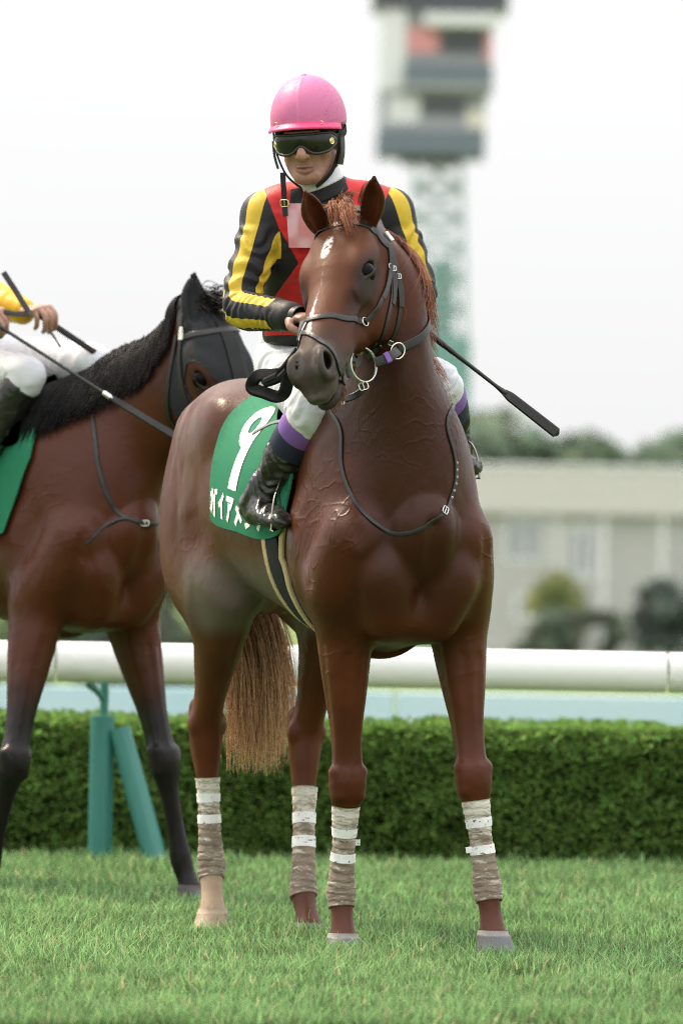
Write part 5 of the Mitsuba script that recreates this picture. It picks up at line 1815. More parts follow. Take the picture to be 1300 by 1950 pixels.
mat('skin', VC, .48, .4)
mat('knit_black', (.014, .014, .016), .75, .3, mikit.proc(cloth_height, .0008))
mat('white_cloth', (.60, .615, .67), .62, .35, mikit.proc(cloth_height, .0009))
mat('navy_sock', (.020, .022, .050), .6, .3)
mat('white_sock', (.62, .62, .60), .35, .4)


def silk(p, n, uv):
    v = .90 + .2 * fbm(p.x * 40, p.y * 40, p.z * 40, 2)
    yellow, red, black = mi.Color3f(.56, .385, .030), mi.Color3f(.56, .018, .023), mi.Color3f(.013, .013, .016)
    c = dr.select(uv.x > 0, yellow, dr.select(uv.y > 0, red, black))
    return c * v


mat('racing_silk', mikit.proc(silk), .56, .30, sheen=.3)
mat('blue_yellow_silk', mikit.proc(lambda p, n, uv: dr.select(uv.x > 0, mi.Color3f(.62, .36, .010), mi.Color3f(.02, .04, .48)) * (.92 + .16 * fbm(p.x * 40, p.y * 40, p.z * 40, 2))), .45, .4)


def cap_color(p, n, uv):
    sp = fbm(p.x * 230, p.y * 230, p.z * 230, 2)
    dirt = sstep(.775, .83, sp) * sstep(.46, .62, noise(p.x * 22, p.y * 22, p.z * 22))
    seam = dr.exp(-dr.square(uv.x / .0016))
    base = mix((.53, .145, .29), (.62, .24, .37), .5 * seam)
    return mix(base, (.20, .05, .06), dirt)


mat('cap_pink', mikit.proc(cap_color), .5, .35)
mat('peak_pink', (.60, .045, .16), .45, .4)
mat('goggle_lens', (.010, .010, .011), .06, .75, metallic=.35)
mat('plastic_black', (.016, .016, .017), .35, .5)


def boot_color(p, n, uv):
    d = fbm(p.x * 28, p.y * 28, p.z * 28, 3)
    return mix((.011, .011, .012), (.075, .072, .068), sstep(.50, .72, d) * .6)


mat('boot_leather', mikit.proc(boot_color), .26, .6, mikit.proc(lambda p, n, uv: .0010 * fbm(p.x * 120, p.y * 120, p.z * 120, 2), .0008))
mat('clear_pouch', mikit.proc(lambda p, n, uv: mix((.56, .20, .235), (.66, .40, .44), sstep(.35, .65, noise(p.x * 26, p.y * 26, p.z * 17 + 4.0)))), .15, .6)


def sleeve(sh, el, wr, r=(.064, .059, .054, .056, .049, .044), bend=.0):
    sh, el, wr = (np.asarray(v, float) for v in (sh, el, wr))
    ax = unit(np.cross(unit(el - sh), unit(wr - el)))
    pts = [sh, lerp(sh, el, .5), lerp(sh, el, .88), lerp(el, wr, .12), lerp(el, wr, .55), wr]
    return Loft(pts, np.array(r), np.array(r) * .96, ax, .01)


def folds(L, V, amp, pitch, seed, lo=0.0, hi=1.0, twist=.6):
    """Ring folds along a limb: displacement for the vertices V."""
    u, w, h, ru, rw, s = L.local(V)
    tot = (len(L.p) - 1) * L.ds
    q, a = s / tot, np.arctan2(w, u)
    n = meshkit.noise(np.stack([np.cos(a) * 1.3 + seed, np.sin(a) * 1.3, s * 18], -1))
    x = s / pitch + twist * np.sin(a + seed) + 1.6 * n
    f = 1 - np.abs(2 * (x % 1.0) - 1)
    f = f * f * (3 - 2 * f)
    keep = smooth01(lo - .06, lo + .06, q) * (1 - smooth01(hi - .06, hi + .06, q))
    return amp * (f - .5) * keep * (.45 + 1.1 * meshkit.noise(np.stack([s * 30 + seed, np.cos(a) * 2, np.sin(a) * 2], -1))), q, a


def wrinkle(V, amp, freq, seed=0):
    n = meshkit.fbm(V * freq + seed, 3, seed)
    return amp * (2 * np.abs(2 * meshkit.noise(V * freq * .8 + 3 * n[:, None] + seed) - 1) - 1)


def boot_pair(key, knee, ankle, toe, heel, up, side, band=True):
    """Boot, coloured band and white sock top of one leg."""
    knee, ankle, toe, heel = (np.asarray(v, float) for v in (knee, ankle, toe, heel))
    L = Loft([lerp(knee, ankle, .05), lerp(knee, ankle, .22), lerp(knee, ankle, .42), lerp(knee, ankle, .7), lerp(knee, ankle, .93)], [.066, .066, .066, .053, .045], [.064, .062, .062, .052, .046], side, .01)
    t0 = .24 if band else .03
    L2 = Loft([lerp(knee, ankle, t0 + .06), lerp(knee, ankle, .42), lerp(knee, ankle, .7), lerp(knee, ankle, .93)], [.064, .066, .053, .045], [.060, .062, .052, .046], side, .01)
    B = Blob().add(L2, .01)
    sole = unit(np.cross(unit(toe - heel), side)); sole = sole if sole[2] < 0 else -sole
    B.add(Loft([heel, lerp(heel, toe, .30), lerp(heel, toe, .62), lerp(heel, toe, .86), toe], [.030, .033, .041, .037, .024], [.036, .040, .031, .024, .017], side, .01), .025)
    B.add(_Cap(lerp(knee, ankle, .9), lerp(heel, toe, .25), .045, .040), .03)
    B.cut(Plane(lerp(knee, ankle, t0), knee - ankle), .006)
    V, Fc, N = mesh_of(B, .0065)
    d, q, a = folds(L, V, .0085, .034, 3.1 + knee[0], .42, 1.25, .9)
    V = V + N * (d + wrinkle(V, .0022, 22))[:, None]
    tt = ((V - knee) @ unit(ankle - knee)) / np.linalg.norm(ankle - knee)
    obj(f'{key}__boot', (V, Fc), 'boot_leather', smooth=True)
    def sheath(t0, t1, grow, matname, part, seg=14, pleat=0.0):
        i = np.linspace(t0, t1, seg) * (len(L.p) - 1)
        F = np.stack([np.interp(i, np.arange(len(L.p)), L.frame[:, k]) for k in range(14)], 1)
        a = np.linspace(0, 2 * np.pi, 49)
        g = grow * np.sin(np.linspace(.15, np.pi - .15, seg)) ** .35
        p = F[:, None, :3] + F[:, None, 3:6] * ((F[:, 12] + g)[:, None] * np.cos(a))[..., None] + F[:, None, 6:9] * ((F[:, 13] + g)[:, None] * np.sin(a))[..., None]
        ii, jj = np.meshgrid(np.arange(seg - 1), np.arange(48), indexing='ij')
        qd = np.stack([ii * 49 + jj, ii * 49 + jj + 1, (ii + 1) * 49 + jj + 1, (ii + 1) * 49 + jj], -1).reshape(-1, 4)
        f = np.vstack([qd[:, [0, 1, 2]], qd[:, [0, 2, 3]]])
        if trimesh.Trimesh(p.reshape(-1, 3), f, process=False).volume < 0:
            f = f[:, ::-1]
        obj(f'{key}__boot__{part}', (p.reshape(-1, 3), f), matname, smooth=True)
    if band:
        sheath(-.08, .10, .004, 'white_sock', 'lining')
        sheath(.04, .23, .0065, 'purple_band', 'band')
        sheath(.18, .42, .0045, 'navy_sock', 'sock')
    return L


def build_jockey(S):
    d = {}
    J = dict(pelvis=at(600, 672, 19.95), waist=at(602, 600, 19.86), chest=at(617, 470, 19.73), neck=at(617, 372, 19.66),
             rs=at(505, 410, 19.70), ls=at(741, 404, 19.72), re=at(454, 588, 19.60), le=at(797, 556, 19.70), rw=at(553, 603, 19.40), lw=at(768, 600, 19.50),
             rh=at(545, 690, 19.96), lh=at(685, 690, 19.98), rk=at(597, 788, 19.55), lk=at(832, 735, 19.58), ra=at(500, 945, 19.75), la=at(866, 862, 19.82),
             rt=at(540, 993, 19.55), lt=at(897, 890, 19.62), rhl=at(470, 958, 19.83), lhl=at(860, 885, 19.90))
    J = {k: np.asarray(v) for k, v in J.items()}
    # head
    up = unit(at(572, 143, 19.6) - at(592, 352, 19.6) + np.array([0, -.055, 0]))
    fwd = unit(np.array([-.22, -1.0, -.16]))
    fwd = unit(fwd - np.dot(fwd, up) * up)
    R = np.array([np.cross(fwd, up), fwd, up])      # his left, forward, up
    hd = at(584, 264, 19.585) - R[1] * .03
    h = lambda x, y, z: hd + np.array([x, y, z]) @ R
    B = Blob()
    B.add(Loft([J['pelvis'], J['waist'], J['chest'], J['neck']], [.125, .12, .135, .055], [.08, .08, .085, .05], (1, 0, 0), .02), .03)
    for a, b, c in (('rs', 're', 'rw'), ('ls', 'le', 'lw')):
        B.add(_Cap(J['neck'], J[a], .045, .045), .03)
        B.add(Loft([J[a], lerp(J[a], J[b], .5), J[b], lerp(J[b], J[c], .4), J[c]], [.045, .044, .037, .038, .026], step=.02), .02)
    for a, b, c in (('rh', 'rk', 'ra'), ('lh', 'lk', 'la')):
        B.add(_Cap(J[a], J[b], .065, .045), .03)
        B.add(_Cap(J[b], J[c], .042, .030), .02)
    B.add(Loft([J['neck'] + [0, .02, -.03], lerp(J['neck'], h(0, -.02, -.05), .6), h(0, -.02, -.03)], [.062, .056, .056], step=.02), .02)
    hp = head_person()
    for op, sh, k in hp.ops:
        B.ops.append((op, Placed(sh, hd, R), k))
    rkn, lkn = J['rw'] + np.array([.055, -.055, -.005]), J['lw'] + np.array([.015, -.07, -.02])
    for W, K, bk, th in ((J['rw'], rkn, (.2, -.3, .9), 1), (J['lw'], lkn, (.3, -.2, .9), -1)):
        for op in hand_blob(W, K, bk, 1.1, th, .95).ops:
            B.ops.append(op)
    lo, hi = np.min([h(x, y, z) for x in (-.1, .1) for y in (-.12, .13) for z in (-.14, .14)], 0), np.max([h(x, y, z) for x in (-.1, .1) for y in (-.12, .13) for z in (-.14, .14)], 0)
    V, Fc, N = mesh_of(B, .0085, fine=(lo, hi, .0036))
    key = 'person'
    obj('person__body', (V, Fc), 'skin', smooth=True, color=skin_color(V, hd, R))
    tag(key, 'rider in pink cap and red, black and yellow silks on the chestnut horse', 'person')
    for s in (-1, 1):
        m = trimesh.creation.icosphere(2, .012)
        obj('person__eye', (np.array(m.vertices) + h(s * .031, .078, 0), m.faces), 'eye_ball', smooth=True)

    # silks
    body = Loft([J['pelvis'] + [0, 0, .035], J['waist'], lerp(J['waist'], J['chest'], .55), J['chest'], lerp(J['chest'], J['neck'], .62), J['neck'] + [0, .01, .005]],
                [.150, .152, .165, .172, .150, .062], [.105, .105, .112, .115, .098, .060], (1, 0, 0), .02, power=2.3)
    A = {s: sleeve(J[s + 's'], J[s + 'e'], J[s + 'w']) for s in 'rl'}
    B = Blob().add(body, .02)
    for s in 'rl':
        q = J['neck'] + np.array([0, .01, -.02])
        B.add(Loft([q, lerp(q, J[s + 's'], .5) + [0, 0, .012], J[s + 's']], [.060, .066, .068], step=.02), .035)
        B.add(A[s], .018)
    ax = unit(J['waist'] - J['pelvis'])
    B.cut(Plane(J['pelvis'] + np.array([0, 0, .032]), (0.02, .15, -1)), .012)
    V, Fc, N = mesh_of(B, .0052)
    dt, db = np.minimum(A['r'](V), A['l'](V)), body(V)
    disp, ydist, rdist, arm = wrinkle(V, .0035, np.array([6, 6, 11.0]), 4), np.full(len(V), -.05), np.full(len(V), -.05), np.zeros(len(V), bool)
    armf = np.full(len(V), -.1)
    for s in 'rl':
        L, e = A[s], -1 if s == 'r' else 1
        ds, other = L(V), A['l' if s == 'r' else 'r'](V)
        f1, q, a = folds(L, V, .0055, .024, 1.7, .54, .93, .25)
        f2, _, _ = folds(L, V, .0085, .052, 5.2, .12, .60, .9)
        seam = (V - (J[s + 's'] + [-e * .012, 0, .030])) @ unit([e * .93, 0, -.36])
        fld = np.minimum(np.minimum(seam, db - ds + .016), np.minimum(other - ds, .05))
        m = fld > armf
        on = smooth01(0, .02, fld)
        disp = disp * (1 - on) + (f1 + f2) * on
        st = (np.cos(4 * (a + (.42 if s == 'r' else .95))) - .16) * .014
        st = np.minimum(st, (.90 - q) * .4)                # black cuff
        ydist = np.where(m, np.minimum(st, fld), ydist)
        armf = np.maximum(armf, fld)
    arm = armf > 0
    V2 = V + N * even(Fc, disp, 1)[:, None]
    # crossed red sashes on black, front and back
    o, rx = J['chest'], np.array([1.0, .02, 0])
    x, z = (V - o) @ rx, (V - o)[:, 2]
    half = .052
    lines = [((-.140, .165), (.090, -.215)), ((.150, .170), (-.125, -.215))]
    best = np.full(len(V), -1.0)
    for (x0, z0), (x1, z1) in lines:
        t = unit(np.array([x1 - x0, z1 - z0]))
        best = np.maximum(best, half - np.abs((x - x0) * -t[1] + (z - z0) * t[0]))
    top = smooth01(.06, .075, z) * ((np.abs(x + .006) - .058 > 0))
    best = np.maximum(best, np.where((z > .080), np.minimum(np.abs(x + .0) - .056, .09), -1))
    best = np.minimum(best, np.where(z > .05, np.abs(x) - .052, 1))
    best = np.where(z < -.20, np.minimum(np.minimum(-.035 - x, x + .16), z + .245), best)
    rdist = np.minimum(best, -armf)
    obj('person__racing_silks', (V2, Fc), 'racing_silk', smooth=True, uv=np.stack([ydist, rdist], 1))
    silks = (V2, Fc)
    tree = cKDTree(V2)
    # collar, undershirt
    nk = J['neck'] + np.array([0, -.005, .015])
    ax2 = unit(h(0, -.015, -.07) - nk)
    side = unit(np.cross(ax2, [0, 1, 0]))
    def neck_ring(t0, t1, r0, r1, mname, part, lip=.012):
        L = Loft([nk + ax2 * t0, nk + ax2 * (t0 + t1) / 2, nk + ax2 * t1], [r0, (r0 + r1) / 2, r1], [r0 * 1.02, (r0 + r1) / 2, r1], side, .004)
        B = Blob().add(L, .004).sub(Loft([nk + ax2 * (t0 - .03), nk + ax2 * (t1 + .04)], [r0 - lip, r1 - lip], step=.005), .004).cut(Plane(nk + ax2 * t0, -ax2), .004).cut(Plane(nk + ax2 * t1, ax2), .004)
        v, f, n = mesh_of(B, .0042)
        obj(f'person__{part}', (v, f), mname, smooth=True)
    neck_ring(-.020, .020, .070, .062, 'knit_black', 'silks_collar')
    neck_ring(.015, .058, .066, .060, 'white_cloth', 'undershirt_collar')
    neck_ring(.048, .075, .0625, .058, 'knit_black', 'neck_band')
    for s in (-1, 1):      # black shoulder straps of the silks
        q = np.array([nk + R[0] * s * .066 + [0, -.02, -.006], nk + R[0] * s * .080 + [0, -.065, -.035], nk + R[0] * s * .078 + [0, -.090, -.060]])
        q = V2[tree.query(spline(q, 12), workers=4)[1]]
        g = N[tree.query(q, workers=4)[1]]
        obj('person__collar_strap', ribbon(gaussian_filter1d(q, 1.5, axis=0, mode='nearest') + g * .003, g, .034, .003), 'knit_black', smooth=40)
    # clear pouch on the chest
    c0 = at(566, 431, 19.55)
    gx, gz = np.meshgrid(np.linspace(-.5, .5, 9), np.linspace(-.5, .5, 13), indexing='ij')
    cen = V2[tree.query(c0)[1]]
    pts = cen + gx.reshape(-1, 1) * np.array([.080, -.012, 0]) + gz.reshape(-1, 1) * np.array([-.010, .012, .122])
    k = tree.query(pts, k=12, workers=4)[1]
    dpt = V2[k][:, :, 1].min(1) - .013
    dpt = gaussian_filter1d(gaussian_filter1d(dpt.reshape(9, 13), 3, axis=0, mode='nearest'), 3, axis=1, mode='nearest').reshape(-1)
    pts[:, 1] = dpt
    i, j = np.meshgrid(np.arange(8), np.arange(12), indexing='ij')
    qd = np.stack([i * 13 + j, (i + 1) * 13 + j, (i + 1) * 13 + j + 1, i * 13 + j + 1], -1).reshape(-1, 4)
    f1 = np.vstack([qd[:, [0, 1, 2]], qd[:, [0, 2, 3]]])
    edge = [a * 13 for a in range(9)] + [8 * 13 + b for b in range(1, 13)] + [a * 13 + 12 for a in range(7, -1, -1)] + [b for b in range(11, 0, -1)]
    n0, e = len(pts), np.array(edge)
    back = pts + [0, .003, 0]
    w = np.stack([e, np.roll(e, -1), np.roll(e, -1) + n0, e + n0], 1)
    obj('person__chest_pouch', (np.vstack([pts, back]), np.vstack([f1, f1[:, ::-1] + n0, w[:, [0, 2, 1]], w[:, [0, 3, 2]]])), 'clear_pouch', smooth=30)

    # breeches
    thigh = {}
    B = Blob().add(Loft([J['pelvis'] + [0, 0, .055], J['pelvis'] + [0, 0, -.01], J['pelvis'] + [0, .03, -.07]], [.140, .150, .140], [.104, .12, .115], (1, 0, 0), .02), .02)
    for s in 'rl':
        a, b, c = J[s + 'h'], J[s + 'k'], J[s + 'a']
        thigh[s] = Loft([a, lerp(a, b, .4), lerp(a, b, .8), b, lerp(b, c, .06), lerp(b, c, .11)], [.088, .082, .072, .072, .071, .064], side=(1, 0, .15), step=.02)
        B.add(thigh[s], .035)
    B.cut(Plane(J['pelvis'] + [0, 0, .062], (0, 0, 1)), .01)
    V, Fc, N = mesh_of(B, .0062)
    dd = wrinkle(V, .0030, np.array([9, 9, 16.0]), 7)
    for s in 'rl':
        f1, q, a = folds(thigh[s], V, .0075, .022, 2.2, .80, 1.1, .3)
        f2, q, a = folds(thigh[s], V, .008, .055, 4.2, .10, .8, 1.2)
        m = thigh[s](V) < .02
        dd = np.where(m, f1 + f2, dd)
    dd = even(Fc, dd, 3)
    obj('person__breeches', (V + N * dd[:, None], Fc), 'white_cloth', smooth=True)
    wb = np.array([J['pelvis'] + [.152 * math.sin(t), -.113 * math.cos(t), .040] for t in np.linspace(-3.14, 3.14, 60)])
    wn = wb - (J['pelvis'] + [0, 0, .040])
    obj('person__breeches__waistband', ribbon(wb + unit(wn) * .003, wn, .032, .0035), 'white_cloth', smooth=40)
    c = J['pelvis'] + np.array([.152 * math.sin(-.62), -.113 * math.cos(-.62), .040]) 
    nn = unit(np.array([math.sin(-.62), -math.cos(-.62), 0]))
    tt = np.cross([0, 0, 1.0], nn)
    obj('person__breeches__belt_tab', ribbon(np.array([c - tt * .022, c, c + tt * .022]) + nn * .009, np.tile(nn, (3, 1)), .040, .004), 'white_cloth', smooth=40)
    for s, sd in (('r', -1), ('l', 1)):
        boot_pair('person', J[s + 'k'], J[s + 'a'], J[s + 't'], J[s + 'hl'], 1, CH.R[1])

    # helmet
    B = Blob().add(Ell(h(0, -.012, .050), (.1035, .126, .122), R), .01).cut(Plane(h(0, .05, .036), -(R[2] * .97 - R[1] * .10)), .006)
    V, Fc, N = mesh_of(B, .005)
    loc = (V - hd) @ R.T
    V = V + N * (.0014 * np.exp(-(loc[:, 0] / .003) ** 2))[:, None]
    V = V + N * (.0010 * np.sin(loc[:, 2] * 500) * smooth01(.066, .040, loc[:, 2]))[:, None]
    obj('person__helmet', (V, Fc), 'cap_pink', smooth=True, uv=np.stack([loc[:, 0], loc[:, 2]], 1))
    m = trimesh.creation.icosphere(2, .008)
    obj('person__helmet__button', (np.array(m.vertices) * [1, 1, .5] @ np.eye(3) + h(0, -.012, .172), m.faces), 'cap_pink', smooth=True, uv=np.full((len(m.vertices), 2), .05))
    # peak
    th = np.linspace(-1.25, 1.25, 49)
    rows = []
    for r, z in ((0, .046), (.010, .042), (.020, .036), (.0235, .0325), (.022, .029), (.0, .031), (-.010, .033)):
        rr = np.cos(th / 1.25 * np.pi / 2) ** .55
        k = np.maximum(r, 0) * rr + min(r, 0)
        rows.append(np.array([h((.1045 + kk) * math.sin(t), -.012 + (.1265 + kk) * math.cos(t), z + .012 * math.cos(t) ** 2 - .012 * (1 - math.cos(t))) for t, kk in zip(th, k)]))
    vv = np.vstack(rows); i, j = np.meshgrid(np.arange(6), np.arange(48), indexing='ij')
    q = np.stack([i * 49 + j, i * 49 + j + 1, (i + 1) * 49 + j + 1, (i + 1) * 49 + j], -1).reshape(-1, 4)
    obj('person__helmet__peak', outward((vv, np.vstack([q[:, [0, 2, 1]], q[:, [0, 3, 2]]])), h(0, .06, .0365)), 'peak_pink', smooth=50)
    B = Blob().add(Ell(h(0, -.012, .045), (.0965, .117, .112), R), .01).cut(Plane(h(0, .08, .024), -(R[2] * .94 - R[1] * .34)), .006).sub(Ell(h(0, -.012, .03), (.085, .106, .10), R), .006)
    V, Fc, N = mesh_of(B, .006)
    obj('person__helmet__liner', (V, Fc), 'knit_black', smooth=True)
    for x, z in ((-.062, .052), (.066, .056)):
        y = -.012 + .1275 * math.sqrt(max(0, 1 - (x / .105) ** 2 - ((z - .05) / .123) ** 2))
        obj('person__helmet__eyelet', torus(h(x, y + .012, z), .0042, .0012, R[0], R[2], 14, 5), 'brass', smooth=True)
    # goggles
    def lens_pt(t, z, off=0.0):
        return h((.079 + off) * math.sin(t), .012 + (.088 + off) * math.cos(t) ** .8 if math.cos(t) > 0 else .012, z)
    ts = np.linspace(-1.30, 1.30, 61)
    ztop = .020 + .003 * np.cos(ts * 1.2)
    zbot = -.0300 + .022 * np.exp(-(ts / .20) ** 2) + .016 * smooth01(.85, 1.3, np.abs(ts)) - .003 * np.exp(-((np.abs(ts) - .55) / .2) ** 2)
    ztop = ztop - .012 * smooth01(1.0, 1.3, np.abs(ts))
    nz = 9
    grid = np.array([[lens_pt(t, lerp(zb, zt, k), .010 + .004 * math.sin(math.pi * k)) for k in np.linspace(0, 1, nz)] for t, zt, zb in zip(ts, ztop, zbot)])
    inn = np.array([[lens_pt(t, lerp(zb, zt, k), .006 + .004 * math.sin(math.pi * k)) for k in np.linspace(0, 1, nz)] for t, zt, zb in zip(ts, ztop, zbot)])
    i, j = np.meshgrid(np.arange(60), np.arange(nz - 1), indexing='ij')
    q = np.stack([i * nz + j, (i + 1) * nz + j, (i + 1) * nz + j + 1, i * nz + j + 1], -1).reshape(-1, 4)
    f = np.vstack([q[:, [0, 1, 2]], q[:, [0, 2, 3]]])
    f = outward((grid.reshape(-1, 3), f), h(0, .0, 0))[1]
    obj('person__goggles', (np.vstack([grid.reshape(-1, 3), inn.reshape(-1, 3)]), np.vstack([f, f[:, ::-1] + 61 * nz])), 'goggle_lens', smooth=True)
    rim = np.vstack([grid[:, -1], grid[::-1, 0], grid[:1, -1]])
    rim = gaussian_filter1d(np.vstack([rim, rim, rim]), 1.2, axis=0)[len(rim):2 * len(rim) + 1]
    obj('person__goggles__frame', tube(rim, .0044, 8, caps=False), 'plastic_black', smooth=True)
    for s in (-1, 1):
        c = lens_pt(s * 1.02, -.004, .0145)
        nn = unit(c - h(0, .012, -.004))
        a = unit(np.cross(nn, R[2])); b = np.cross(nn, a)
        k = np.linspace(0, 2 * np.pi, 25)[:-1]
        rows = [c + nn * hh + (np.cos(k) * r)[:, None] * a + (np.sin(k) * r)[:, None] * b for hh, r in ((-.004, .0092), (.001, .0092), (.0022, .0078), (.0012, .0062), (.0024, .0048), (.0024, .0004))]
        vv = np.vstack(rows); ii, jj = np.meshgrid(np.arange(5), np.arange(24), indexing='ij')
        q = np.stack([ii * 24 + jj, ii * 24 + (jj + 1) % 24, (ii + 1) * 24 + (jj + 1) % 24, (ii + 1) * 24 + jj], -1).reshape(-1, 4)
        f = np.vstack([q[:, [0, 1, 2]], q[:, [0, 2, 3]]])
        obj('person__goggles__vent', outward((vv, f), c - nn * .05), 'brass', smooth=40)
    for s in (-1, 1):
        q = spline(np.array([lens_pt(s * 1.27, .0, .010), h(s * .094, -.01, .006), h(s * .088, -.07, .012), h(s * .05, -.125, .018), h(0, -.14, .02)]), 24)
        obj('person__goggles__strap', ribbon(q, q - h(0, 0, .01), .022, .003), 'knit_black', smooth=40)
        # chin straps of the helmet
        q = spline(np.array([h(s * .092, .022, .028), h(s * .089, .030, -.02), h(s * .078, .035, -.06), h(s * .060, .045, -.095), h(s * .02, .062, -.128)]), 24)
        obj('person__helmet__chin_strap', ribbon(q, q - h(0, 0, -.03), .017, .0035), 'knit_black', smooth=40)
        q = spline(np.array([h(s * .094, .022, .0), h(s * .092, .028, -.045), h(s * .085, .032, -.075)]), 10)
        obj('person__helmet__ear_tab', ribbon(q, q - h(0, 0, -.03), .026, .006), 'plastic_black', smooth=40)
    q = spline(np.array([h(.070, .055, -.085), h(.068, .072, -.12), h(.066, .085, -.165), h(.064, .100, -.20)]), 14)
    obj('person__helmet__strap_end', ribbon(q, np.tile(R[1], (14, 1)), .015, .003), 'knit_black', smooth=40)
    obj('person__helmet__buckle', buckle(h(.066, .090, -.165), R[0], R[2], .022, .019, .002), 'brass', smooth=True)
    # wrist band and cuff
    for s, kn in (('r', rkn), ('l', lkn)):
        ax = unit(kn - J[s + 'w'])
        c = J[s + 'w'] + ax * .034
        k = np.linspace(0, 2 * np.pi, 40)[:-1]
        a = unit(np.cross(ax, [0, 0, 1.0])); b = np.cross(ax, a)
        ring = c + (np.cos(k) * .034)[:, None] * a + (np.sin(k) * .028)[:, None] * b
        obj('person__wrist_band', ribbon(ring, ring - c, .022, .004, closed=True), 'black_rubber', smooth=40)
    # whip and the rein in his hands
    a, b = at(775, 602, 19.47), at(1062, 827, 19.50)
    t = np.array([-.08, .0, .02, .10, .105, .14, .40, .58, .60, .65, .68, .97, 1.0, 1.004])
    p = a + (b - a) * t[:, None]
    r = np.array([.008, .0085, .0105, .0110, .0100, .0098, .0058, .0052, .0058, .009, .0125, .0135, .0130, .003])
    t2, g = np.linspace(t[0], t[-1], 70), None
    pp, rr = a + (b - a) * t2[:, None], np.interp(t2, t, r) + .0004 * np.sin(t2 * 300) * (t2 < .35)
    k = t2 > .64
    obj('riding_whip__shaft', tube(pp[t2 < .66], rr[t2 < .66], 12), 'black_leather', smooth=True)
    w = unit(np.cross(b - a, [0, 1, 0]))
    pk = pp[k]
    flap = ribbon(pk, np.tile([.15, -1, .1], (len(pk), 1)), rr[k] * 2.15, rr[k] * .75)
    obj('riding_whip__flap', flap, 'black_leather', smooth=40)
    tag('riding_whip', 'black padded riding whip pointing down to the right behind the chestnut neck', 'whip')
    return J


def stirrup(key, J, s):
    ball = lerp(J[s + 'hl'], J[s + 't'], .80) + np.array([0, 0, -.030])
    fw = unit(J[s + 't'] - J[s + 'hl'])
    sd = unit(np.cross(fw, [0, 0, 1.0]))
    sd = unit(sd * .60 + fw * .80 * (1 if s == 'r' else -1))            # the iron hangs turned
    up = np.array([0, 0, 1.0])
    p = np.array([ball - sd * .045, ball - sd * .040 + up * .04, ball - sd * .022 + up * .085, ball + up * .100, ball + sd * .022 + up * .085, ball + sd * .040 + up * .04, ball + sd * .045])
    obj(f'{key}__stirrup', join([tube(spline(p, 30), .0030, 8), box((.094, .030, .006), ball, np.array([sd, fw, np.cross(sd, fw)]), .002)]), 'dull_steel', smooth=40)
    top = CH.out((.13, -.13 if s == 'r' else .13, 1.53))
    q = spline(np.array([ball + up * .100, lerp(ball + up * .100, top, .5) + sd * 0, top]), 16)
    obj(f'{key}__stirrup_leather', ribbon(q, np.tile(np.cross(fw, up), (16, 1)), .016, .004), 'black_leather', smooth=40)


# ------------------------------------------------------------------ the bay horse behind, with its rider
BAY = Frame(-1.102, 22.836, 40)


def bay_pose():
    f = BAY
    P = {}
    P['LF'] = [(.46, .18, .93), f.pxx(311, 1445, .60), f.pxx(345, 1640, .63), f.pxx(362, 1692, .66)]
    P['RF'] = [(.44, -.165, .93), f.pxx(26, 1450, .50), f.pxx(-18, 1640, .36), f.pxx(-26, 1700, .37)]
    P['RH'] = [(-.46, -.165, 1.03), (-.78, -.13, .60), (-.74, -.13, .20), (-.69, -.13, .07)]
    P['LH'] = [(-.40, .15, 1.00), (-.60, .13, .58), (-.52, .13, .19), (-.47, .13, .07)]
    poll, tip = f.into(at(414, 592, 22.12)), f.into(at(518, 952, 22.02))
    face = np.array([math.sin(math.radians(44)), -math.cos(math.radians(44)), .1]) @ f.R.T
    R = head_frame(poll, tip, face)
    P['head'] = (head_blob(), poll, R)
    m1, m2 = f.pxx(255, 810, .62), f.pxx(330, 722, .80)
    atlas = poll + R[0] * .035 - R[2] * .11
    P['neck'] = np.array([[.22, .0, 1.08, .15, .25], [.40, .01, 1.29, .165, .295], [m1[0], m1[1], m1[2] + .02, .115, .225], [m2[0], m2[1], m2[2], .092, .165], [*atlas, .072, .115]])
    H = lambda t, l, n: poll + np.array([t, l, n]) @ R
    P['ears'] = []
    for s in (-1, 1):
        b = H(.012, s * .060, -.055)
        tip_e = f.into(at(368, 540, 22.12)) if s < 0 else H(-.05, .13, -.13)
        for op in ear_blob(s, b, tip_e, R[2] * 1.0 + R[1] * s * .5, .150, .034).ops:
            P['ears'].append(op)
    return P


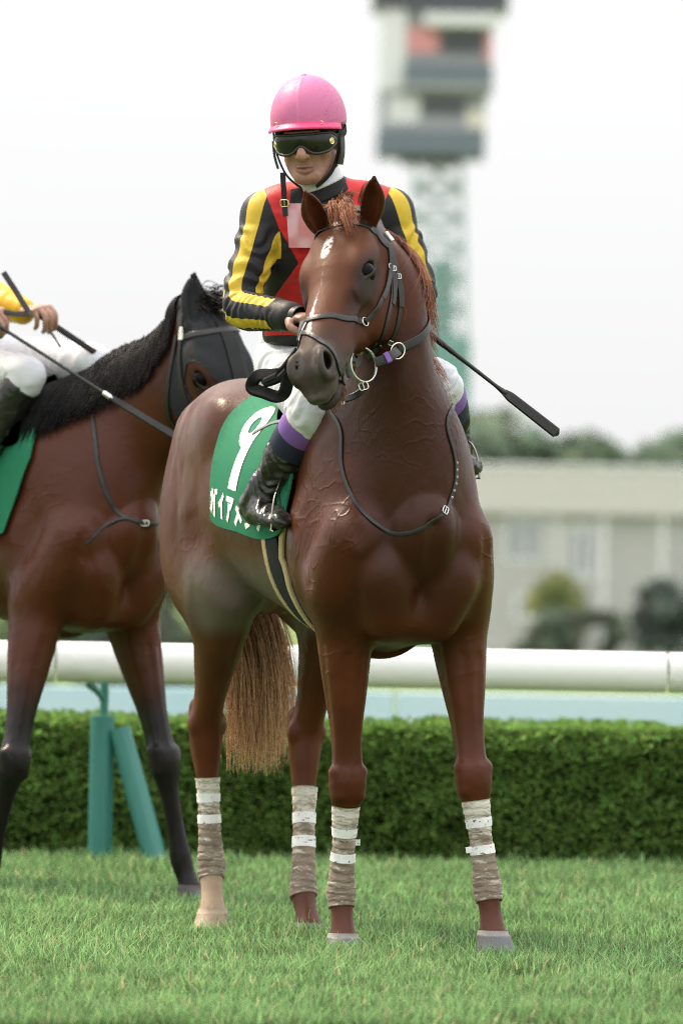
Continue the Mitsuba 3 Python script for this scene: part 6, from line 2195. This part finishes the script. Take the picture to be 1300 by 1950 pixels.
def build_bay():
    f = BAY
    P = bay_pose()
    B = horse_blob(P)
    _, ho, hR = P['head']
    hp = [ho + np.array([t, l, n]) @ hR for t in (-.2, .62) for l in (-.13, .13) for n in (-.26, .06)]
    V, Fc = skin(B, .014, fine=(np.min(hp, 0), np.max(hp, 0), .0065))
    N = vertex_normals(V, Fc)
    head = (V - ho) @ hR.T
    x, y, z = V.T
    t, l, n = head.T
    nz = lambda s, k=0: meshkit.fbm(V * s + k, 3)
    c = np.array([.066, .0172, .0068]) * (.78 + .45 * nz(6))[:, None]
    def paint(col, w):
        nonlocal c
        c = c * (1 - w[:, None]) + np.asarray(col)[None] * w[:, None]
    legs = ((x > -.2) & (z < 1.0)) | (z < .9)
    paint((.011, .009, .0095), legs * smooth01(.80, .56, z + .10 * (nz(9, 4) - .5)))
    paint((.16, .13, .11), np.exp(-(np.linalg.norm(V - f.pxx(266, 1378, .62), axis=1) / .022) ** 2) * .9)
    onh = smooth01(-.06, -.02, t) * smooth01(-.29, -.24, n) * (np.abs(l) < .16) * (z > 1.25) * (t < .68)
    paint((.050, .022, .016), onh * .5)
    for s in (-1, 1):
        d = np.sqrt(((t - .21) / .05) ** 2 + ((l - s * .095) / .05) ** 2 + ((n + .06) / .04) ** 2)
        paint((.016, .011, .010), onh * .85 * smooth01(1.2, .5, d))
    paint((.02, .016, .016), onh * smooth01(.44, .54, t))
    obj('bay_horse__body', (f.out(V), Fc), 'coat_bay', smooth=True, color=np.clip(c, .003, .9))
    tag('bay_horse', 'dark bay racehorse with black mane and legs wearing a black hood at the left edge', 'horse')
    for e in head_eyes():
        m = trimesh.creation.icosphere(3, EYE_R)
        obj('bay_horse__eye', (f.out(np.array(m.vertices) + ho + e @ hR), m.faces), 'eye_ball', smooth=True)
    for leg in ('LF', 'RF', 'LH', 'RH'):
        hoof('bay_horse__hoof', f, P[leg][3], (1, 0, 0), ((.05, .05, .05), (.06, .055, .05)))
    S = Surf(B, f)
    # hood: stretch cloth over head and ears with round openings for the eyes
    e = np.ones(len(V))
    for s in (-1, 1):
        q = (head - (head_eyes()[0] * [1, 0, 1] + [.012, s * .0955, -.004]))
        e = np.minimum(e, np.sqrt((q[:, 0] / .072) ** 2 + (q[:, 1] / .06) ** 2 + (q[:, 2] / .052) ** 2) - 1)
    ear = (t < .03) & (n > -.13) & (z > 1.80)
    inside = ((t > -.03) & (t < .40) & (n > -.215 + .14 * smooth01(.20, .0, t)) & (e > 0) & (np.abs(l) < .17) & (z > 1.25)) | (ear & (n > -.11))
    keep = inside[Fc].all(1)
    used = np.unique(Fc[keep])
    remap = np.full(len(V), -1); remap[used] = np.arange(len(used))
    outv = V[used] + N[used] * .0045
    fk = remap[Fc[keep]]
    ed = np.sort(np.vstack([fk[:, [0, 1]], fk[:, [1, 2]], fk[:, [2, 0]]]), axis=1)
    u, ct = np.unique(ed, axis=0, return_counts=True)
    rim = u[ct == 1]
    m = len(outv)
    sheet = np.vstack([outv, V[used] + N[used] * .0005])
    wall = np.vstack([np.stack([rim[:, 0], rim[:, 1], rim[:, 1] + m], 1), np.stack([rim[:, 0], rim[:, 1] + m, rim[:, 0] + m], 1)])
    obj('hood__cloth', (f.out(sheet), np.vstack([fk, wall])), 'hood_mesh', smooth=True)
    tag('hood', 'black stretch hood with eye openings over the head of the bay horse', 'hood')
    H = lambda a, b, c2: f.out(ho + np.array([a, b, c2]) @ hR)
    seam = np.array([H(a, .0, .012) for a in np.linspace(.03, .34, 12)])
    obj('hood__seam', S.strap(seam, .055, .0025, 30, off=.005), 'hood_band', smooth=40)
    # bridle: cheekpieces and browband over the hood
    for s in (-1, 1):
        q = np.array([H(.03, s * .094, -.095), H(.12, s * .10, -.12), H(.25, s * .10, -.14), H(.40, s * .07, -.12), H(.48, s * .06, -.115)])
        obj('bridle_001__cheekpiece', S.strap(q, .016, .004, 40, off=.006), 'black_leather', smooth=40)
        q = np.array([H(.03, s * .095, -.115), H(.14, s * .10, -.17), H(.25, s * .08, -.235), H(.28, s * .0, -.25)])
        obj('bridle_001__throat_latch', S.strap(q, .012, .004, 40, off=.006), 'black_leather', smooth=40)
        obj('bridle_001__bit_ring', torus(H(.485, s * .075, -.115), .045, .0034, hR[0] @ f.R, hR[2] @ f.R), 'steel', smooth=True)
    q = np.array([H(.045, -.098, -.09), H(.06, -.085, -.02), H(.065, 0, .01), H(.06, .085, -.02), H(.045, .098, -.09)])
    obj('bridle_001__browband', S.strap(q, .018, .004, 50, off=.006), 'black_leather', smooth=40)
    q = np.array([H(.03, -.094, -.095), H(-.03, -.05, -.09), H(-.045, 0, -.085), H(-.03, .05, -.09), H(.03, .094, -.095)])
    obj('bridle_001__crownpiece', S.strap(q, .022, .004, 50, off=.006), 'black_leather', smooth=40)
    c0 = S.lay(H(.035, -.098, -.09)[None], .009)[0]
    g = S.normal(c0[None])[0][0]
    obj('bridle_001__number_tag', S.strap(np.array([c0 + [0, 0, .02], c0, c0 - [0, 0, .02]]), .020, .003, 8, off=.010), 'white_web', smooth=40)
    # mane: long and black, falling down the near side of the neck
    rng = np.random.default_rng(11)
    q = np.linspace(0, 1, 16)
    NK = np.asarray(P['neck'])[1:]
    I = [np.interp(q, np.linspace(0, 1, len(NK)), NK[:, k]) for k in range(5)]
    axis = f.out(np.stack(I[:3], 1))
    crest = np.array([S.lay((a + np.array([-.45 * r, .2 * r, .95 * r]))[None], 0, 6)[0] for a, r in zip(axis, I[4])])
    crest = np.vstack([S.lay(np.array([f.out((.34, 0, 1.64))]), 0), crest[2:]])
    cr = spline(crest, 80)
    m, parts, tones = 12, [], []
    for i in range(150):
        u = i / 149 * .97 + .02
        b0 = np.array([np.interp(u, np.linspace(0, 1, 80), cr[:, k]) for k in range(3)])
        ln, tone = rng.uniform(.13, .20) * (1.15 - .40 * u), rng.uniform(.75, 1.3)
        side = unit(np.array([-.55, -.85, 0]))
        for _ in range(15):
            b = b0 + rng.normal(0, .007, 3)
            e = rng.normal(0, .03, 3)
            parts.append(spline([b, b + ln * (side * .30 + [0, 0, .03] + e * .4), b + ln * (side * .55 + [0, 0, -.25] + e), b + ln * (side * .65 + [-.10, 0, -1.0] + e * 1.7)], m))
            tones.append(tone)
    p = np.array(parts)
    P2 = p[:, 1:].reshape(-1, 3)
    lift = np.tile(np.linspace(.008, .014, m - 1), len(p)) * rng.uniform(.7, 1.4, len(p)).repeat(m - 1)
    for _ in range(2):
        g, d = S.normal(P2)
        P2 = P2 + np.clip(lift - d, -.03, .06)[:, None] * g
    p[:, 1:] = P2.reshape(len(p), m - 1, 3)
    v, fc, al, idx = strands(p, rng.uniform(.0028, .0040, len(p)), .25)
    tone = (np.array(tones) * rng.uniform(.92, 1.08, len(p)))[idx][:, None]
    obj('bay_horse__mane', (v, fc), 'black_mane', smooth=True, color=np.array([.012, .011, .0115]) * tone)
    parts = []
    for i in range(220):
        r = H(rng.normal(-.01, .02), rng.normal(0, .018), rng.normal(-.03, .012))
        d = unit(np.array([.6 * rng.normal(), -.3, .5 + .5 * rng.normal()]))
        parts.append(spline([r, r + d * .03 + [0, 0, .015], r + d * .05 + [.03, -.02, -.01]], 8))
    v, fc, al, idx = strands(np.array(parts), .0022, .3)
    obj('bay_horse__forelock', (v, fc), 'black_mane', smooth=True, color=np.tile([.018, .015, .015], (len(v), 1)))
    # tail, mostly hidden: as on the chestnut
    top = f.out((-.90, 0, 1.42))
    g = spline([top, f.out((-1.0, 0, 1.34)), f.out((-1.04, 0, 1.0)), f.out((-1.03, 0, .5))], 12)
    n = 300
    a, r = rng.uniform(0, 6.283, n), np.sqrt(rng.uniform(0, 1, n))
    p = wavy(rng, g, np.stack([np.cos(a) * r, np.sin(a) * r, a * 0], 1), np.interp(np.linspace(0, 1, 12), [0, .3, 1], [.03, .07, .10]), .02, 12)
    v, fc, al, idx = strands(p, .0035, .3)
    obj('bay_horse__tail', (v, fc), 'hair', smooth=True, color=np.tile([.018, .015, .015], (len(v), 1)))
    # cloth, saddle, neck strap
    D = Drape(B, f, -.40, .50, .72, .012, 36, 64)
    poly = sg.Polygon([(-.20, -.55), (-.21, 0), (-.20, .55), (.36, .60), (.455, .36), (.44, .12), (.36, 0), (.44, -.12), (.455, -.36), (.36, -.60)]).buffer(-.02).buffer(.02)
    obj('saddle_cloth_001', D.sheet(poly, .03, .006, .005), 'green_cloth', smooth=50, label='plain green saddle cloth on the bay horse at the left edge', cat='saddle cloth')
    obj('saddle_001__seat', D.sheet(sg.Polygon([(-.15, -.14), (-.2, 0), (-.15, .14), (.0, .11), (.20, .30), (.36, .30), (.34, .10), (.30, 0), (.34, -.10), (.36, -.30), (.20, -.30), (.0, -.11)]).buffer(.02), .03, .030, .022), 'black_leather', smooth=40)
    tag('saddle_001', 'black racing saddle on the bay horse, mostly outside the left edge', 'saddle')
    k = S.pick(np.array([(178, 806), (186, 880), (205, 945), (236, 985), (272, 996), (308, 985)]), 21, 24)
    e0 = S.lay(k[:1] + [[-.03, .02, .08]], .002)
    e1 = S.lay(k[-1:] + [[.10, .06, .05]], .002)
    obj('neck_strap_001__strap', S.strap(np.vstack([e0, k, e1]), .013, .004, 70, off=.003), 'black_leather', smooth=40)
    k = S.pick(np.array([(272, 996), (225, 990), (190, 1008), (165, 1035)]), 21, 24)
    obj('neck_strap_001__martingale', S.strap(k, .010, .004, 40, off=.003), 'black_leather', smooth=40)
    c = S.lay(S.pick(np.array([(272, 995)]), 21, 24), .006)[0]
    obj('neck_strap_001__buckle', buckle(c, (1, 0, .1), (0, 0, 1), .025, .016), 'steel', smooth=True)
    tag('neck_strap_001', 'thin black neck strap round the base of the bay neck', 'strap')
    return P, B, S, D


def build_bay_rider(S):
    f = BAY
    o = lambda x, y, z: f.out((x, y, z))
    J = dict(pelvis=o(-.36, -.02, 1.70), waist=o(-.42, -.05, 1.86), chest=o(-.47, -.08, 2.05), neck=o(-.50, -.10, 2.30), rs=o(-.50, -.28, 2.22), ls=o(-.46, .09, 2.22),
             re=o(-.36, -.36, 1.94), le=at(-60, 548, 22.62), rw=at(-52, 588, 22.32), lw=at(43, 592, 22.42),
             rh=o(-.32, -.13, 1.70), lh=o(-.30, .10, 1.70), rk=f.out(f.pxx(52, 716, .40)), lk=f.out(f.pxx(178, 690, .46)), ra=o(.12, -.30, 1.22), la=o(.12, .30, 1.22),
             rt=o(.30, -.33, 1.13), lt=o(.30, .33, 1.13), rhl=o(.04, -.31, 1.17), lhl=o(.04, .31, 1.17))
    J = {k: np.asarray(v) for k, v in J.items()}
    up, fw = unit(np.array([0, -.1, 1.0])), f.R[0]
    fw = unit(fw - np.dot(fw, up) * up)
    R = np.array([np.cross(fw, up), fw, up])
    hd = J['neck'] + np.array([0, 0, .17]) + fw * .04
    B = Blob()
    B.add(Loft([J['pelvis'], J['waist'], J['chest'], J['neck']], [.125, .12, .135, .055], [.08, .08, .085, .05], f.R[1], .02), .03)
    for a, b, c in (('rs', 're', 'rw'), ('ls', 'le', 'lw')):
        B.add(_Cap(J['neck'], J[a], .045, .045), .03)
        B.add(Loft([J[a], J[b], lerp(J[b], J[c], .4), J[c]], [.045, .038, .038, .026], step=.02), .02)
    for a, b, c in (('rh', 'rk', 'ra'), ('lh', 'lk', 'la')):
        B.add(_Cap(J[a], J[b], .065, .045), .03)
        B.add(_Cap(J[b], J[c], .042, .030), .02)
    B.add(Loft([J['neck'] + [0, 0, -.03], hd + [0, 0, -.03]], [.06, .055], step=.02), .02)
    for op, sh, k in head_person().ops:
        B.ops.append((op, Placed(sh, hd, R), k))
    lk, rk = at(80, 588, 22.32), at(-8, 598, 22.24)
    for W, K, bk, th in ((J['lw'], lk, (.35, -.75, .6), -1), (J['rw'], rk, (.1, -.7, .7), 1)):
        for op in hand_blob(W, K, bk, 1.05, th, 1.0).ops:
            B.ops.append(op)
    lo, hi = np.minimum(J['lw'], lk) - .09, np.maximum(J['lw'], lk) + .09
    V, Fc, N = mesh_of(B, .0095, fine=(lo, hi, .0032))
    key = 'person_001'
    obj(key + '__body', (V, Fc), 'skin', smooth=True, color=skin_color(V, hd, R))
    tag(key, 'rider in yellow sleeves and white breeches cut off by the left edge', 'person')
    body = Loft([J['pelvis'] + [0, 0, .03], J['waist'], J['chest'], J['neck']], [.15, .155, .172, .065], [.105, .108, .115, .062], f.R[1], .02)
    A = {s: sleeve(J[s + 's'], J[s + 'e'], J[s + 'w'], (.072, .070, .066, .066, .058, .043)) for s in 'rl'}
    B = Blob().add(body, .02)
    for s in 'rl':
        B.add(Loft([J['neck'] + [0, 0, -.03], J[s + 's']], [.06, .068], step=.02), .035)
        B.add(A[s], .02)
    V, Fc, N = mesh_of(B, .009)
    d = wrinkle(V, .004, 8.0, 3)
    for s in 'rl':
        f1, q, a = folds(A[s], V, .006, .06, 3.0, .1, .95, .7)
        d = np.where(A[s](V) < .02, f1, d)
    V2 = V + N * even(Fc, d)[:, None]
    ef = np.maximum(np.einsum('ij,j->i', V - J['chest'], unit(J['waist'] - J['chest'])) - .03, 0.0 * V[:, 0] - .1)
    for s in 'rl':
        q = A[s].local(V)[5] / ((len(A[s].p) - 1) * A[s].ds)
        ef = np.where(A[s](V) < .02, (q - .47) * .5, ef)
    obj(key + '__racing_silks', (V2, Fc), 'blue_yellow_silk', smooth=True, uv=np.stack([ef, ef * 0], 1))
    B = Blob().add(Loft([J['pelvis'] + [0, 0, .05], J['pelvis'] + [0, 0, -.06]], [.145, .145], [.11, .115], f.R[1], .02), .02)
    thigh = {}
    for s in 'rl':
        a, b, c = J[s + 'h'], J[s + 'k'], J[s + 'a']
        thigh[s] = Loft([a, lerp(a, b, .4), lerp(a, b, .8), b, lerp(b, c, .10), lerp(b, c, .16)], [.095, .088, .070, .062, .058, .052], side=f.R[1], step=.02)
        B.add(thigh[s], .035)
    V, Fc, N = mesh_of(B, .008)
    d = wrinkle(V, .004, np.array([10, 10, 14.0]), 9)
    for s in 'rl':
        f1, q, a = folds(thigh[s], V, .006, .05, 1.0 + (s == 'l'), .2, .95, 1.0)
        d = np.where(thigh[s](V) < .02, f1 * .8 + .3 * d, d)
    obj(key + '__breeches', (V + N * even(Fc, d)[:, None], Fc), 'white_cloth', smooth=True)
    for s in 'rl':
        boot_pair(key, J[s + 'k'], J[s + 'a'], J[s + 't'], J[s + 'hl'], 1, f.R[1], band=False)
    # helmet and goggles, outside the frame in the photograph
    h = lambda x, y, z: hd + np.array([x, y, z]) @ R
    B = Blob().add(Ell(h(0, -.012, .050), (.1035, .126, .122), R), .01).cut(Plane(h(0, .05, .030), -R[2]), .006)
    V, Fc, N = mesh_of(B, .012)
    obj(key + '__helmet', (V, Fc), 'blue_yellow_silk', smooth=True, uv=np.full((len(V), 2), .1))
    # whip
    pts = np.array([at(-70, 575, 22.22), at(0, 622, 22.19), at(110, 692, 22.15), at(222, 764, 22.10), at(235, 772, 22.10), at(290, 805, 22.06), at(344, 837, 22.03)])
    tt = np.linspace(0, 1, 60)
    cl = np.r_[0, np.cumsum(np.linalg.norm(np.diff(pts, axis=0), axis=1))]
    p = np.stack([np.interp(tt * cl[-1], cl, pts[:, k]) for k in range(3)], 1)
    w = np.interp(tt, [0, .16, .2, .6, .66, .72, 1], [.016, .015, .011, .010, .014, .021, .024])
    obj('riding_whip_001__shaft', tube(p[:42], w[:42] / 2, 10), 'black_leather', smooth=True)
    obj('riding_whip_001__flap', ribbon(p[40:], np.tile([.2, -1, .2], (20, 1)), w[40:], .008), 'black_rubber', smooth=40)
    obj('riding_whip_001__collar', tube(p[38:42], .0085, 10), 'steel', smooth=True)
    tag('riding_whip_001', 'long thin black whip slanting down across the black mane of the bay horse', 'whip')
    # reins of the bay
    pieces = [([(6, 518, 22.28), (30, 555, 22.28), (54, 594, 22.27)], .018, .006), ([(-60, 578, 22.24), (0, 592, 22.25), (30, 598, 22.26), (55, 597, 22.27)], .016, .005), ([(74, 600, 22.33), (130, 638, 22.40), (198, 683, 22.48), (330, 775, 22.50)], .020, .005),
              ([(80, 606, 22.36), (96, 632, 22.42), (114, 660, 22.5)], .007, .004)]
    for pl, wd, th in pieces:
        q = np.array([at(*a) for a in pl])
        n = 20
        tq = np.linspace(0, 1, n); cl = np.linspace(0, 1, len(q))
        q = np.stack([np.interp(tq, cl, q[:, k]) for k in range(3)], 1)
        obj('bridle_001__rein', ribbon(q, np.tile([.25, -1, .3], (n, 1)), wd, th), 'black_leather', smooth=40)
    tag('bridle_001', 'black bridle and long black reins of the bay horse, held in its rider\'s fist', 'bridle')


mat('hood_mesh', (.017, .018, .022), .75, .3, mikit.proc(cloth_height, .001), two=True)
mat('hood_band', (.009, .009, .011), .6, .3)


# ------------------------------------------------------------------ build it all
build_ground()
build_hedge()
build_rails()
build_far()
P, B, S, ho, hR = build_chestnut()
grow_hair(P, S, ho, hR)
build_bandages(P)
build_bridle(P, P['head'][0], S, ho, hR)
build_saddle(P, B, S)
J = build_jockey(S)
stirrup('saddle', J, 'r')
stirrup('saddle', J, 'l')
P2, B2, S2, D2 = build_bay()
build_bay_rider(S2)
for cat, grp in (('horse', 'racehorses on the turf'), ('person', 'riders on the racehorses'), ('saddle cloth', 'saddle cloths of the racehorses'), ('saddle', 'saddles of the racehorses'),
                 ('bridle', 'bridles of the racehorses'), ('strap', 'neck straps of the racehorses'), ('whip', 'whips held by the riders')):
    for k, d in labels.items():
        if d.get('category') == cat:
            d['group'] = grp
